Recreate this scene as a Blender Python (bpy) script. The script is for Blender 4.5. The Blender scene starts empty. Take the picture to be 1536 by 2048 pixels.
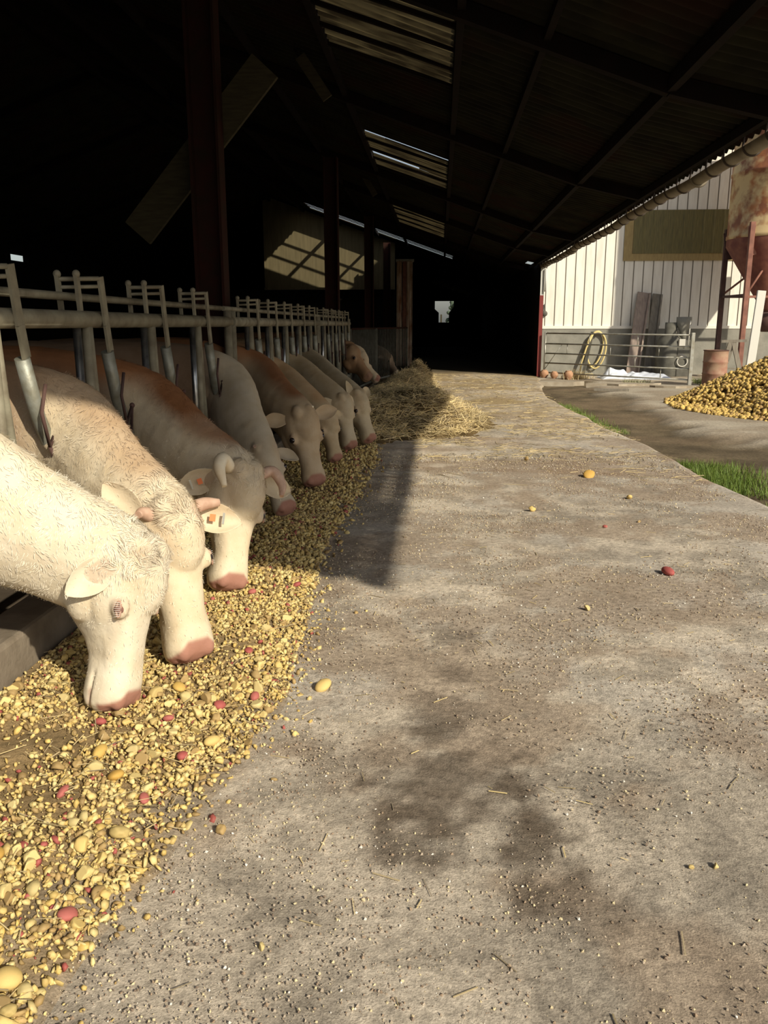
import bpy, bmesh, math, random
import numpy as np
from mathutils import Vector, Matrix, Euler, noise as mnoise

random.seed(4)
rng = np.random.default_rng(7)
scene = bpy.context.scene
COL = scene.collection
PI = math.pi

# ------------------------------------------------------------------ camera, sky, sun, exposure
cam_d = bpy.data.cameras.new('camera')
cam = bpy.data.objects.new('camera', cam_d)
COL.objects.link(cam)
scene.camera = cam
F = 1640.0
cam_d.sensor_fit = 'VERTICAL'
cam_d.sensor_height = 24.0
cam_d.lens = 24.0 * F / 2048.0
cam_d.clip_end = 400
vc = np.array([(880 - 768) / F, -(650 - 1024) / F, -1.0]); vc /= np.linalg.norm(vc)
roll = math.radians(0.8)
uc = np.array([math.sin(roll), math.cos(roll), 0.0]); uc -= vc * uc.dot(vc); uc /= np.linalg.norm(uc)
xc = np.cross(vc, uc)
R3 = Matrix([list(xc), list(vc), list(uc)])
cam.matrix_world = Matrix.Translation((0, 0, 1.5)) @ R3.to_4x4()

w = bpy.data.worlds.new('world'); scene.world = w; w.use_nodes = True
nt = w.node_tree; nt.nodes.clear()
sky = nt.nodes.new('ShaderNodeTexSky'); sky.sky_type = 'NISHITA'
sky.sun_disc = False; sky.sun_elevation = math.radians(32.3); sky.sun_rotation = math.radians(139)
sky.air_density = 1.0; sky.dust_density = 2.0
hsv = nt.nodes.new('ShaderNodeHueSaturation'); hsv.inputs['Saturation'].default_value = 0.6
bg = nt.nodes.new('ShaderNodeBackground'); bg.inputs['Strength'].default_value = 0.10
wo = nt.nodes.new('ShaderNodeOutputWorld')
nt.links.new(sky.outputs[0], hsv.inputs['Color']); nt.links.new(hsv.outputs[0], bg.inputs['Color'])
nt.links.new(bg.outputs[0], wo.inputs[0])

sun_d = bpy.data.lights.new('sun', 'SUN'); sun_d.energy = 5.0; sun_d.angle = math.radians(0.9)
sun_d.color = (1.0, 0.91, 0.74)
sun = bpy.data.objects.new('sun', sun_d); COL.objects.link(sun)
SUN = Vector((-1.055, 1.2, -1.0)).normalized()
sun.rotation_euler = SUN.to_track_quat('-Z', 'Y').to_euler()
sun.location = (8, -8, 9)

scene.view_settings.view_transform = 'Standard'
scene.view_settings.look = 'None'
scene.view_settings.gamma = 1
scene.view_settings.exposure = 0.0
scene.view_settings.use_curve_mapping = False
scene.cycles.max_bounces = 6
scene.cycles.diffuse_bounces = 3
scene.cycles.use_denoising = True

# ------------------------------------------------------------------ helpers: materials
def mat(name, col, rough=0.8, metal=0.0, col2=None, nscale=5.0, detail=6.0, lo=0.35, hi=0.65, bump=0.0, bscale=40.0,
        attr=False, stretch=None, col3=None, n3=1.0, trans=None, bdist=0.01, spec=0.3):
    m = bpy.data.materials.new(name); m.use_nodes = True
    t = m.node_tree; N = t.nodes; Lk = t.links
    b = N['Principled BSDF']
    b.inputs['Roughness'].default_value = rough; b.inputs['Metallic'].default_value = metal
    b.inputs['Specular IOR Level'].default_value = spec
    tc = N.new('ShaderNodeTexCoord'); src = tc.outputs['Object']
    if stretch:
        mp = N.new('ShaderNodeMapping'); mp.inputs['Scale'].default_value = stretch
        Lk.new(src, mp.inputs[0]); src = mp.outputs[0]
    base = None
    if attr:
        a = N.new('ShaderNodeAttribute'); a.attribute_name = 'col'; base = a.outputs['Color']
    def noise(sc, de=6.0, dist=0.0):
        n = N.new('ShaderNodeTexNoise'); n.inputs['Scale'].default_value = sc; n.inputs['Detail'].default_value = de
        n.inputs['Distortion'].default_value = dist
        Lk.new(src, n.inputs['Vector']); return n.outputs['Fac']
    def mix(f, A, B, mode='MIX'):
        x = N.new('ShaderNodeMix'); x.data_type = 'RGBA'; x.blend_type = mode
        Lk.new(f, x.inputs[0]) if not isinstance(f, float) else setattr(x.inputs[0], 'default_value', f)
        for k, v in ((6, A), (7, B)):
            if isinstance(v, tuple): x.inputs[k].default_value = v + (1,)
            else: Lk.new(v, x.inputs[k])
        return x.outputs[2]
    def ramp(f, lo, hi):
        r = N.new('ShaderNodeMapRange'); r.inputs['From Min'].default_value = lo; r.inputs['From Max'].default_value = hi
        Lk.new(f, r.inputs[0]); return r.outputs[0]
    cur = base if base is not None else col
    if col2 is not None:
        f = ramp(noise(nscale, detail), lo, hi)
        if attr:
            cur = mix(f, mix(1.0, base, col, 'MULTIPLY'), mix(1.0, base, col2, 'MULTIPLY'))
        else:
            cur = mix(f, col, col2)
    if col3 is not None:
        cur = mix(ramp(noise(n3, 5.0), 0.5, 0.68), cur, col3)
    if isinstance(cur, tuple): b.inputs['Base Color'].default_value = cur + (1,)
    else: Lk.new(cur, b.inputs['Base Color'])
    if bump:
        bp = N.new('ShaderNodeBump'); bp.inputs['Strength'].default_value = bump; bp.inputs['Distance'].default_value = bdist
        Lk.new(noise(bscale, 8.0, 0.3), bp.inputs['Height']); Lk.new(bp.outputs[0], b.inputs['Normal'])
    if trans:
        tr = N.new('ShaderNodeBsdfTranslucent')
        if isinstance(cur, tuple): tr.inputs[0].default_value = cur + (1,)
        else: Lk.new(cur, tr.inputs[0])
        mx = N.new('ShaderNodeMixShader'); mx.inputs[0].default_value = trans
        Lk.new(b.outputs[0], mx.inputs[1]); Lk.new(tr.outputs[0], mx.inputs[2])
        Lk.new(mx.outputs[0], N['Material Output'].inputs[0])
    return m

def tag(o, label=None, cat=None, group=None, kind=None):
    if label: o['label'] = label
    if cat: o['category'] = cat
    if group: o['group'] = group
    if kind: o['kind'] = kind
    return o

def empty(name, loc, label, cat, group=None):
    o = bpy.data.objects.new(name, None); COL.objects.link(o); o.location = loc
    o.empty_display_size = 0.1
    return tag(o, label, cat, group)

class MB:
    """collects primitive pieces for ONE mesh (world coordinates)"""
    def __init__(s): s.v = []; s.f = []; s.sm = []
    def add(s, V, Fc, smooth=False):
        o = len(s.v); s.v += [tuple(p) for p in V]; s.f += [tuple(i + o for i in f) for f in Fc]; s.sm += [smooth] * len(Fc); return s
    def box(s, lo, hi):
        x0, y0, z0 = lo; x1, y1, z1 = hi
        V = [(x0, y0, z0), (x1, y0, z0), (x1, y1, z0), (x0, y1, z0), (x0, y0, z1), (x1, y0, z1), (x1, y1, z1), (x0, y1, z1)]
        return s.add(V, [(0, 3, 2, 1), (4, 5, 6, 7), (0, 1, 5, 4), (1, 2, 6, 5), (2, 3, 7, 6), (3, 0, 4, 7)])
    def bar(s, a, b, wd, dp, up=(0, 0, 1)):
        a = Vector(a); b = Vector(b); d = (b - a).normalized(); u = Vector(up)
        sd = d.cross(u)
        if sd.length < 1e-4: sd = d.cross(Vector((0, 1, 0)))
        sd.normalize(); u2 = sd.cross(d)
        V = []
        for p in (a, b):
            for i, j in ((-1, -1), (1, -1), (1, 1), (-1, 1)):
                V.append(p + sd * (i * wd / 2) + u2 * (j * dp / 2))
        return s.add(V, [(3, 2, 1, 0), (4, 5, 6, 7), (0, 1, 5, 4), (1, 2, 6, 5), (2, 3, 7, 6), (3, 0, 4, 7)])
    def tube(s, pts, r, n=12, closed=False, caps=True):
        pts = [Vector(p) for p in pts]; m = len(pts)
        rr = r if isinstance(r, (list, tuple)) else [r] * m
        V = []; prev = None
        for i, p in enumerate(pts):
            if closed: d = pts[(i + 1) % m] - pts[i - 1]
            else: d = pts[min(i + 1, m - 1)] - pts[max(i - 1, 0)]
            d.normalize()
            if prev is None:
                u = d.orthogonal().normalized()
            else:
                u = (prev - d * prev.dot(d))
                u = u.normalized() if u.length > 1e-5 else d.orthogonal().normalized()
            prev = u; w2 = d.cross(u)
            for k in range(n):
                a = 2 * PI * k / n
                V.append(p + (u * math.cos(a) + w2 * math.sin(a)) * rr[i])
        Fc = []
        for i in range(m if closed else m - 1):
            for k in range(n):
                a, b = i * n + k, i * n + (k + 1) % n
                c, d2 = ((i + 1) % m) * n + (k + 1) % n, ((i + 1) % m) * n + k
                Fc.append((a, b, c, d2))
        s.add(V, Fc, True)
        if caps and not closed:
            o = len(s.v) - len(V)
            s.f.append(tuple(o + k for k in reversed(range(n)))); s.f.append(tuple(o + (m - 1) * n + k for k in range(n))); s.sm += [False, False]
        return s
    def lathe(s, c, prof, n=40, axis='z', smooth=True):
        V = []
        for r, h in prof:
            for k in range(n):
                a = 2 * PI * k / n
                V.append((c[0] + r * math.cos(a), c[1] + r * math.sin(a), c[2] + h))
        Fc = [(i * n + k, i * n + (k + 1) % n, (i + 1) * n + (k + 1) % n, (i + 1) * n + k) for i in range(len(prof) - 1) for k in range(n)]
        return s.add(V, Fc, smooth)
    def ball(s, c, r, seg=16, rings=10, sc=(1, 1, 1)):
        V = [(c[0], c[1], c[2] - r * sc[2])]
        for i in range(1, rings):
            ph = -PI / 2 + PI * i / rings
            for k in range(seg):
                a = 2 * PI * k / seg
                V.append((c[0] + r * sc[0] * math.cos(ph) * math.cos(a), c[1] + r * sc[1] * math.cos(ph) * math.sin(a), c[2] + r * sc[2] * math.sin(ph)))
        V.append((c[0], c[1], c[2] + r * sc[2]))
        Fc = [(0, 1 + (k + 1) % seg, 1 + k) for k in range(seg)]
        for i in range(rings - 2):
            for k in range(seg):
                a = 1 + i * seg + k; b = 1 + i * seg + (k + 1) % seg
                Fc.append((a, b, b + seg, a + seg))
        L0 = 1 + (rings - 2) * seg; T = len(V) - 1
        Fc += [(L0 + k, L0 + (k + 1) % seg, T) for k in range(seg)]
        return s.add(V, Fc, True)
    def build(s, name, m, parent=None, origin=None, bevel=0.0):
        off = Vector((0, 0, 0))
        if parent is not None: off = wloc(parent)
        o2 = Vector(origin) if origin is not None else off
        me = bpy.data.meshes.new(name)
        me.from_pydata([tuple(Vector(p) - o2) for p in s.v], [], s.f)
        me.polygons.foreach_set('use_smooth', s.sm); me.materials.append(m); me.update()
        o = bpy.data.objects.new(name, me); COL.objects.link(o)
        if parent is not None: o.parent = parent
        o.location = o2 - off
        if bevel:
            md = o.modifiers.new('bevel', 'BEVEL'); md.width = bevel; md.segments = 2; md.limit_method = 'ANGLE'
        return o

def wloc(o):
    p = Vector(o.location)
    while o.parent is not None: o = o.parent; p += Vector(o.location)
    return p

def np_mesh(name, V, T, m, col=None, smooth=True, parent=None, off=(0, 0, 0)):
    """big mesh from arrays; T is (n,3) or (n,4)"""
    V = np.asarray(V, np.float32) - np.asarray(off, np.float32); T = np.asarray(T, np.int32); k = T.shape[1]
    me = bpy.data.meshes.new(name)
    me.vertices.add(len(V)); me.vertices.foreach_set('co', V.ravel())
    me.loops.add(T.size); me.loops.foreach_set('vertex_index', T.ravel())
    me.polygons.add(len(T)); me.polygons.foreach_set('loop_start', np.arange(0, T.size, k, dtype=np.int32))
    me.polygons.foreach_set('use_smooth', np.full(len(T), smooth))
    me.update(calc_edges=True); me.validate()
    if col is not None:
        a = me.color_attributes.new('col', 'FLOAT_COLOR', 'POINT')
        c4 = np.ones((len(V), 4), np.float32); c4[:, :3] = col; a.data.foreach_set('color', c4.ravel())
    me.materials.append(m)
    o = bpy.data.objects.new(name, me); COL.objects.link(o)
    if parent is not None: o.parent = parent; o.location = Vector(off) - wloc(parent)
    else: o.location = off
    return o

def hash3(i, j, k, seed):
    h = (i.astype(np.int64) * 374761393 + j.astype(np.int64) * 668265263 + k.astype(np.int64) * 2147483647 + seed * 974711) & 0x7fffffff
    h = ((h ^ (h >> 13)) * 1274126177) & 0x7fffffff
    return ((h ^ (h >> 16)) & 0xffff) / 65535.0

def vnoise(P, sc=1.0, seed=0):
    P = np.asarray(P, float) * sc; I = np.floor(P).astype(np.int64); f = P - I; f = f * f * (3 - 2 * f); r = 0
    for a in (0, 1):
        for b in (0, 1):
            for c in (0, 1):
                wgt = (f[:, 0] if a else 1 - f[:, 0]) * (f[:, 1] if b else 1 - f[:, 1]) * (f[:, 2] if c else 1 - f[:, 2])
                r = r + wgt * hash3(I[:, 0] + a, I[:, 1] + b, I[:, 2] + c, seed)
    return r

def fbm(P, sc=1.0, seed=0, octv=4):
    r = 0; a = 0.5
    for o in range(octv): r = r + a * vnoise(P, sc * 2 ** o, seed + o * 17); a *= 0.5
    return r / (1 - 0.5 ** octv)

def rotmats(N, tilt=None):
    q = rng.normal(size=(N, 4)); q /= np.linalg.norm(q, axis=1)[:, None]
    if tilt is not None:
        a = rng.uniform(0, 2 * PI, N); b = rng.normal(0, tilt, N); ax = rng.uniform(0, 2 * PI, N)
        q = np.stack([np.cos(a / 2), 0 * a, 0 * a, np.sin(a / 2)], 1)
        t = np.stack([np.cos(b / 2), np.sin(b / 2) * np.cos(ax), np.sin(b / 2) * np.sin(ax), 0 * b], 1)
        w1, x1, y1, z1 = t.T; w2, x2, y2, z2 = q.T
        q = np.stack([w1 * w2 - x1 * x2 - y1 * y2 - z1 * z2, w1 * x2 + x1 * w2 + y1 * z2 - z1 * y2,
                      w1 * y2 - x1 * z2 + y1 * w2 + z1 * x2, w1 * z2 + x1 * y2 - y1 * x2 + z1 * w2], 1)
    w_, x, y, z = q.T
    return np.stack([1 - 2 * (y * y + z * z), 2 * (x * y - z * w_), 2 * (x * z + y * w_), 2 * (x * y + z * w_), 1 - 2 * (x * x + z * z), 2 * (y * z - x * w_),
                     2 * (x * z - y * w_), 2 * (y * z + x * w_), 1 - 2 * (x * x + y * y)], 1).reshape(N, 3, 3)

def ico(sub):
    import bmesh
    bm = bmesh.new(); bmesh.ops.create_icosphere(bm, subdivisions=sub, radius=1.0)
    V = np.array([v.co[:] for v in bm.verts]); T = np.array([[v.index for v in f.verts] for f in bm.faces]); bm.free()
    return V, T

def bulk(name, protos, pos, rot, scl, col, m, smooth=True, parent=None):
    """many uncountable bits merged into one mesh"""
    N = len(pos); idx = rng.integers(0, len(protos), N); VV = []; TT = []; CC = []; o = 0
    for k, (V, T) in enumerate(protos):
        s = np.where(idx == k)[0]
        if not len(s): continue
        X = V[None] * scl[s][:, None, :]; X = np.einsum('nij,nvj->nvi', rot[s], X) + pos[s][:, None, :]
        VV.append(X.reshape(-1, 3)); TT.append((T[None] + (np.arange(len(s)) * len(V))[:, None, None]).reshape(-1, T.shape[1]) + o)
        CC.append(np.repeat(col[s], len(V), 0)); o += len(s) * len(V)
    return np_mesh(name, np.concatenate(VV), np.concatenate(TT), m, np.concatenate(CC), smooth, parent)

# ------------------------------------------------------------------ materials
M_coat = mat('coat', (1.0, 0.98, 0.94), 0.85, col2=(0.86, 0.79, 0.68), nscale=9, bump=0.22, bscale=38, attr=True, bdist=0.012, lo=0.3, hi=0.75)
M_hair = mat('hair', (1, 1, 1), 0.7, attr=True)
M_hornp = mat('horn_pale', (0.75, 0.62, 0.42), 0.4, col2=(0.9, 0.85, 0.7), nscale=8, stretch=(1, 1, 1))
M_hornb = mat('horn_brown', (0.42, 0.26, 0.18), 0.5, col2=(0.55, 0.38, 0.28), nscale=20)
M_eye = mat('eye', (0.02, 0.012, 0.01), 0.15, spec=0.6)
M_pink = mat('lid', (0.40, 0.25, 0.18), 0.6)
M_lidd = mat('closed_eye', (0.20, 0.10, 0.075), 0.5)
M_lash = mat('lash', (0.9, 0.87, 0.8), 0.6)
M_tag = mat('ear_tag', (0.80, 0.22, 0.08), 0.5)
M_tagm = mat('tag_metal', (0.5, 0.48, 0.4), 0.3, metal=0.8)
M_galv = mat('galvanised', (0.30, 0.31, 0.27), 0.5, metal=0.35, col2=(0.21, 0.20, 0.15), nscale=14, bump=0.15, bscale=60)
M_galvk = mat('galvanised_dull', (0.10, 0.10, 0.08), 0.7, metal=0.1, col2=(0.06, 0.055, 0.04), nscale=9)
M_galvd = mat('galvanised_dirty', (0.27, 0.25, 0.18), 0.65, metal=0.15, col2=(0.17, 0.145, 0.10), nscale=9, bump=0.2, bscale=60)
M_bright = mat('worn_steel', (0.42, 0.43, 0.43), 0.28, metal=0.9, col2=(0.2, 0.2, 0.2), nscale=12)
M_rustdark = mat('red_oxide_steel', (0.032, 0.010, 0.008), 0.85, spec=.1, col2=(0.022, 0.012, 0.008), nscale=6)
M_timber = mat('old_timber', (0.05, 0.042, 0.02), 0.9, col2=(0.034, 0.028, 0.014), nscale=7, stretch=(1, 1, 6), bump=0.3)
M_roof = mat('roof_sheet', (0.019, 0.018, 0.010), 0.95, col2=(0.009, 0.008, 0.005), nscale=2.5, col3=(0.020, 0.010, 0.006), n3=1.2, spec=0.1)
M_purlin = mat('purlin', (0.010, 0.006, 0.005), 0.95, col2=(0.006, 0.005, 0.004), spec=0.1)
M_skyl = mat('skylight', (0.075, 0.058, 0.028), 0.7, col2=(0.022, 0.016, 0.008), nscale=3.0, stretch=(0.6, 3.5, 1), trans=0.6, lo=0.42, hi=0.6)
M_gut = mat('zinc_gutter', (0.26, 0.23, 0.17), 0.55, metal=0.2, col2=(0.15, 0.12, 0.08), nscale=3, spec=0.3)
M_gutd = mat('gutter_strap', (0.06, 0.045, 0.035), 0.7)
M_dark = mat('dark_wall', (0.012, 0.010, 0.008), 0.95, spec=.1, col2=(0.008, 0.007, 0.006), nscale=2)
M_beige = mat('beige_cladding', (0.12, 0.098, 0.05), 0.8, col2=(0.09, 0.073, 0.036), nscale=2, stretch=(5, 1, 0.6))
M_sheet = mat('metal_sheet', (0.5, 0.42, 0.33), 0.5, metal=0.3, col2=(0.22, 0.11, 0.06), nscale=3, stretch=(2, 2, 0.6))
M_white = mat('white_cladding', (0.80, 0.77, 0.68), 0.6, col2=(0.68, 0.64, 0.55), nscale=3, stretch=(3, 1, 0.5), lo=0.4, hi=0.8)
M_seam = mat('cladding_seam', (0.30, 0.27, 0.22), 0.7)
M_olive = mat('olive_translucent', (0.17, 0.145, 0.055), 0.6, col2=(0.11, 0.095, 0.04), nscale=4, stretch=(9, 1, 0.7))
M_olivl = mat('olive_border', (0.36, 0.27, 0.115), 0.7, col2=(0.29, 0.21, 0.09), nscale=5, stretch=(4, 1, 1))
M_block = mat('cement_wall', (0.27, 0.26, 0.22), 0.9, col2=(0.20, 0.195, 0.165), nscale=3, bump=0.4, bscale=20)
M_trimw = mat('white_trim', (0.78, 0.75, 0.66), 0.6)
M_silo = mat('silo_body', (0.56, 0.42, 0.22), 0.7, col2=(0.22, 0.085, 0.045), nscale=1.6, lo=0.50, hi=0.60, col3=(0.36, 0.15, 0.06), n3=3, bump=0.2, bscale=12, detail=9)
M_silor = mat('silo_rust', (0.16, 0.055, 0.045), 0.8, col2=(0.24, 0.10, 0.065), nscale=4)
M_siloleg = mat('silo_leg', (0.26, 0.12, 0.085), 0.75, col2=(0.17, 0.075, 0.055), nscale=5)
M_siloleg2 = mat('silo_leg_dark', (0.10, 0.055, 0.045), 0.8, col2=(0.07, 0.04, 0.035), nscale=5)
M_drum = mat('rusty_drum', (0.27, 0.125, 0.085), 0.75, col2=(0.36, 0.24, 0.16), nscale=4, bump=0.2)
M_gate = mat('gate_steel', (0.42, 0.42, 0.38), 0.45, metal=0.4, col2=(0.3, 0.28, 0.22), nscale=8)
M_hose = mat('yellow_hose', (0.62, 0.50, 0.22), 0.6)
M_plank = mat('grey_red_plank', (0.34, 0.27, 0.22), 0.85, col2=(0.24, 0.19, 0.16), nscale=4, stretch=(4, 4, 0.7))
M_plank2 = mat('grey_plank', (0.24, 0.215, 0.17), 0.85, col2=(0.17, 0.15, 0.12), nscale=4, stretch=(4, 4, 0.7))
M_mach = mat('machine_grey', (0.14, 0.135, 0.11), 0.7, col2=(0.09, 0.085, 0.07), nscale=5)
M_machl = mat('machine_light', (0.55, 0.53, 0.47), 0.6)
M_plastic = mat('plastic_sheet', (0.72, 0.76, 0.82), 0.35, col2=(0.58, 0.62, 0.70), nscale=3)
M_clay = mat('clay', (0.48, 0.29, 0.17), 0.8, col2=(0.36, 0.19, 0.11), nscale=12)
M_post = mat('pale_post', (0.62, 0.61, 0.55), 0.6)
M_redpost = mat('red_paint', (0.19, 0.035, 0.03), 0.6)
M_wpost = mat('pale_paint', (0.55, 0.56, 0.52), 0.6)
M_pot = mat('potato', (1, 1, 1), 0.62, col2=(0.82, 0.78, 0.72), nscale=60, attr=True, bump=0.25, bscale=110, bdist=0.004)
M_straw = mat('straw', (1, 1, 1), 0.6, attr=True)
M_grass = mat('grass', (1, 1, 1), 0.6, attr=True)
M_crumb = mat('crumbs', (1, 1, 1), 0.85, attr=True)
M_leaf = mat('far_foliage', (0.10, 0.13, 0.09), 0.9, col2=(0.05, 0.075, 0.05), nscale=8)
M_far = mat('far_wall', (0.42, 0.36, 0.26), 0.9)
M_curb = mat('curb_concrete', (0.23, 0.19, 0.14), 0.95, col2=(0.15, 0.12, 0.085), nscale=7, bump=0.4)

def ground_mat(name):
    m = bpy.data.materials.new(name); m.use_nodes = True
    t = m.node_tree; N = t.nodes; Lk = t.links; b = N['Principled BSDF']; b.inputs['Roughness'].default_value = 0.93
    b.inputs['Specular IOR Level'].default_value = 0.15
    tc = N.new('ShaderNodeTexCoord'); at = N.new('ShaderNodeAttribute'); at.attribute_name = 'col'
    n1 = N.new('ShaderNodeTexNoise'); n1.inputs['Scale'].default_value = 30; n1.inputs['Detail'].default_value = 10; n1.inputs['Roughness'].default_value = 0.72
    n2 = N.new('ShaderNodeTexNoise'); n2.inputs['Scale'].default_value = 170; n2.inputs['Detail'].default_value = 5
    for n in (n1, n2): Lk.new(tc.outputs['Object'], n.inputs['Vector'])
    mr = N.new('ShaderNodeMapRange'); mr.inputs['From Min'].default_value = 0.32; mr.inputs['From Max'].default_value = 0.68
    mr.inputs['To Min'].default_value = 0.58; mr.inputs['To Max'].default_value = 1.36
    Lk.new(n1.outputs['Fac'], mr.inputs[0])
    mr2 = N.new('ShaderNodeMapRange'); mr2.inputs['From Min'].default_value = 0.3; mr2.inputs['From Max'].default_value = 0.72
    mr2.inputs['To Min'].default_value = 0.8; mr2.inputs['To Max'].default_value = 1.22
    Lk.new(n2.outputs['Fac'], mr2.inputs[0])
    mm = N.new('ShaderNodeMath'); mm.operation = 'MULTIPLY'; Lk.new(mr.outputs[0], mm.inputs[0]); Lk.new(mr2.outputs[0], mm.inputs[1])
    vm = N.new('ShaderNodeVectorMath'); vm.operation = 'SCALE'; Lk.new(at.outputs['Color'], vm.inputs[0]); Lk.new(mm.outputs[0], vm.inputs['Scale'])
    Lk.new(vm.outputs[0], b.inputs['Base Color'])
    ad = N.new('ShaderNodeMath'); ad.operation = 'ADD'; Lk.new(n1.outputs['Fac'], ad.inputs[0])
    m3 = N.new('ShaderNodeMath'); m3.operation = 'MULTIPLY'; m3.inputs[1].default_value = 0.35; Lk.new(n2.outputs['Fac'], m3.inputs[0]); Lk.new(m3.outputs[0], ad.inputs[1])
    bp = N.new('ShaderNodeBump'); bp.inputs['Strength'].default_value = 0.55; bp.inputs['Distance'].default_value = 0.02
    Lk.new(ad.outputs[0], bp.inputs['Height']); Lk.new(bp.outputs[0], b.inputs['Normal'])
    return m
M_lane = ground_mat('lane_concrete')

def sstep(a, b, x): t = np.clip((x - a) / (b - a), 0, 1); return t * t * (3 - 2 * t)

# ------------------------------------------------------------------ the ground
GX, EDGE = 2.95, 3.18
def feed_edge(y):            # lane-side edge of the feed row
    return np.interp(y, [0.5, 1.4, 1.67, 2.34, 3.07, 4.0, 5.4, 7, 8.6, 10.4, 11.3], [-1.0, -0.92, -0.88, -0.74, -0.64, -0.70, -0.80, -0.74, -0.70, -0.80, -1.4])
def slab_edge(y):
    return np.interp(y, [0, 7, 8, 10.6, 13, 17, 18.5, 22, 25.3], [2.85, 2.81, 2.74, 2.70, 2.5, 2.32, 2.36, 2.7, 3.0])

def grid(xs, ys):
    X, Y = np.meshgrid(xs, ys); nx = len(xs); ny = len(ys)
    i = np.arange(ny - 1)[:, None] * nx + np.arange(nx - 1)[None]
    return X.ravel(), Y.ravel(), np.stack([i, i + 1, i + 1 + nx, i + nx], -1).reshape(-1, 4)

us = np.linspace(0, 1, 110); ys = np.concatenate([np.arange(-4, 0.8, 0.4), np.arange(0.8, 9, 0.045), np.arange(9, 26, 0.14), np.arange(26, 62, 0.8)])
U_, Y_, T_ = grid(us, ys)
edge = slab_edge(Y_); edge = np.where(Y_ > 25.3, 3.2, edge)
wob = (vnoise(np.stack([Y_, Y_ * 0, Y_ * 0], 1), 1.3, 5) - 0.5) * 0.12
X_ = -1.75 + U_ * (edge + wob * (Y_ < 25) + 1.75)
P_ = np.stack([X_, Y_, X_ * 0], 1)
Z_ = (fbm(P_, 1.1, 3, 3) - 0.5) * 0.02 + (fbm(P_, 9, 4, 3) - 0.5) * 0.006
Z_ += -0.04 * (U_ > 0.995)
c0 = np.array([0.455, 0.395, 0.315])
c = np.tile(c0, (len(P_), 1))
big = fbm(P_, 0.55, 11, 4)[:, None]; med = fbm(P_, 2.2, 12, 4)[:, None]; brn = fbm(P_, 1.3, 31, 4)[:, None]
c = c * (0.86 + 0.36 * sstep(0.35, 0.65, big))
c = c * (1 - 0.17 * (1 - sstep(1.6, 3.4, Y_))[:, None])
mot = fbm(P_, 7, 13, 4)[:, None]; c = c * (.80 + .40 * sstep(.35, .65, mot))
light = sstep(0.5, 0.62, med) * sstep(2.4, 3.2, Y_)[:, None]; c = c * (1 - light * 0.6) + np.array([0.52, 0.47, 0.40]) * light * 0.6
dirt = sstep(0.50, 0.64, brn + (fbm(P_, 6, 93, 3)[:, None] - .5) * .5) * 0.55; c = c * (1 - dirt) + np.array([0.33, 0.245, 0.17]) * dirt
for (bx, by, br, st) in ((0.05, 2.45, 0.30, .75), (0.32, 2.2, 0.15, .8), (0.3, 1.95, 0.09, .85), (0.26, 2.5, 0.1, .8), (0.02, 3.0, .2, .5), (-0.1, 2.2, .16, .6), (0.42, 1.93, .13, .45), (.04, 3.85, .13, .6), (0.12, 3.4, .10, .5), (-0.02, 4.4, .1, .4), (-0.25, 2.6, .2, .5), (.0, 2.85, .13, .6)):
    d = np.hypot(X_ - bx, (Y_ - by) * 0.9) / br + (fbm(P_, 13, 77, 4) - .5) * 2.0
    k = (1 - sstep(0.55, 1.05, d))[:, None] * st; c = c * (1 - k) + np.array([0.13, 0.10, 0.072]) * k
# tyre-packed dry mud and straw dust further up the lane
k = sstep(11, 15, Y_) * (1 - sstep(27, 30, Y_)); k = (k * (0.35 + 0.6 * sstep(.4, .6, fbm(P_, 0.9, 51, 4))))[:, None]
c = c * (1 - k) + np.array([0.36, 0.27, 0.145]) * k
k = (sstep(6.5, 8.5, Y_) * (1 - sstep(12, 14, Y_)) * sstep(.5, .62, fbm(P_ * np.array([.5, 1.6, 1]), 1.3, 61, 4)))[:, None] * .5
c = c * (1 - k) + np.array([0.30, 0.205, 0.13]) * k
k = (sstep(25.5, 28, Y_))[:, None]; c = c * (1 - k) + np.array([0.10, 0.08, 0.05]) * k  # floor inside the closed passage coloured darker, standing in for its shade
floor = np_mesh('floor', np.stack([X_, Y_, Z_], 1), T_, M_lane, c); tag(floor, kind='structure')
# slab edge skirt as part of the setting
mb = MB()
yy = np.arange(-4, 25.2, 0.5)
for a, b in zip(yy[:-1], yy[1:]):
    x0 = float(slab_edge(a)); x1 = float(slab_edge(b))
    mb.add([(x0 - .08, a, -.012), (x1 - .08, b, -.012), (x1 + .03, b, -.16), (x0 + .03, a, -.16)], [(0, 1, 2, 3)])
tag(mb.build('trim_1', M_curb), kind='structure')

# yard beyond the slab
xs = np.concatenate([np.arange(2.2, 12, 0.07), np.arange(12, 26, 0.7)]); ys = np.concatenate([np.arange(-6, 4, 0.5), np.arange(4, 27.3, 0.08)])
X_, Y_, T_ = grid(xs, ys); P_ = np.stack([X_, Y_, X_ * 0], 1)
dE = X_ - slab_edge(Y_)
conc = sstep(1.2, 2.1, dE + (fbm(P_, 1.2, 9, 4) - .5) * 1.8)
conc = np.maximum(conc, sstep(23.2, 24.2, Y_ + (fbm(P_, 1.2, 19, 4) - .5)))
Z_ = -0.12 + 0.07 * conc + (fbm(P_, 2.5, 14, 4) - 0.5) * 0.05 * (1 - conc) + (fbm(P_, 1.5, 15, 3) - .5) * 0.015
Z_ = np.where(Y_ > 23.2, np.maximum(Z_, -0.05 + .03 * vnoise(P_, 3, 8)), Z_)
c = np.array([0.43, 0.375, 0.29])[None] * (0.8 + 0.4 * fbm(P_, 2.2, 21, 4)[:, None])
mud = (1 - conc)[:, None]; mc = np.array([0.15, 0.115, 0.07])[None] * (0.35 + 1.1 * fbm(P_, 3.0, 22, 4)[:, None])
c = c * (1 - mud) + mc * mud
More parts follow.
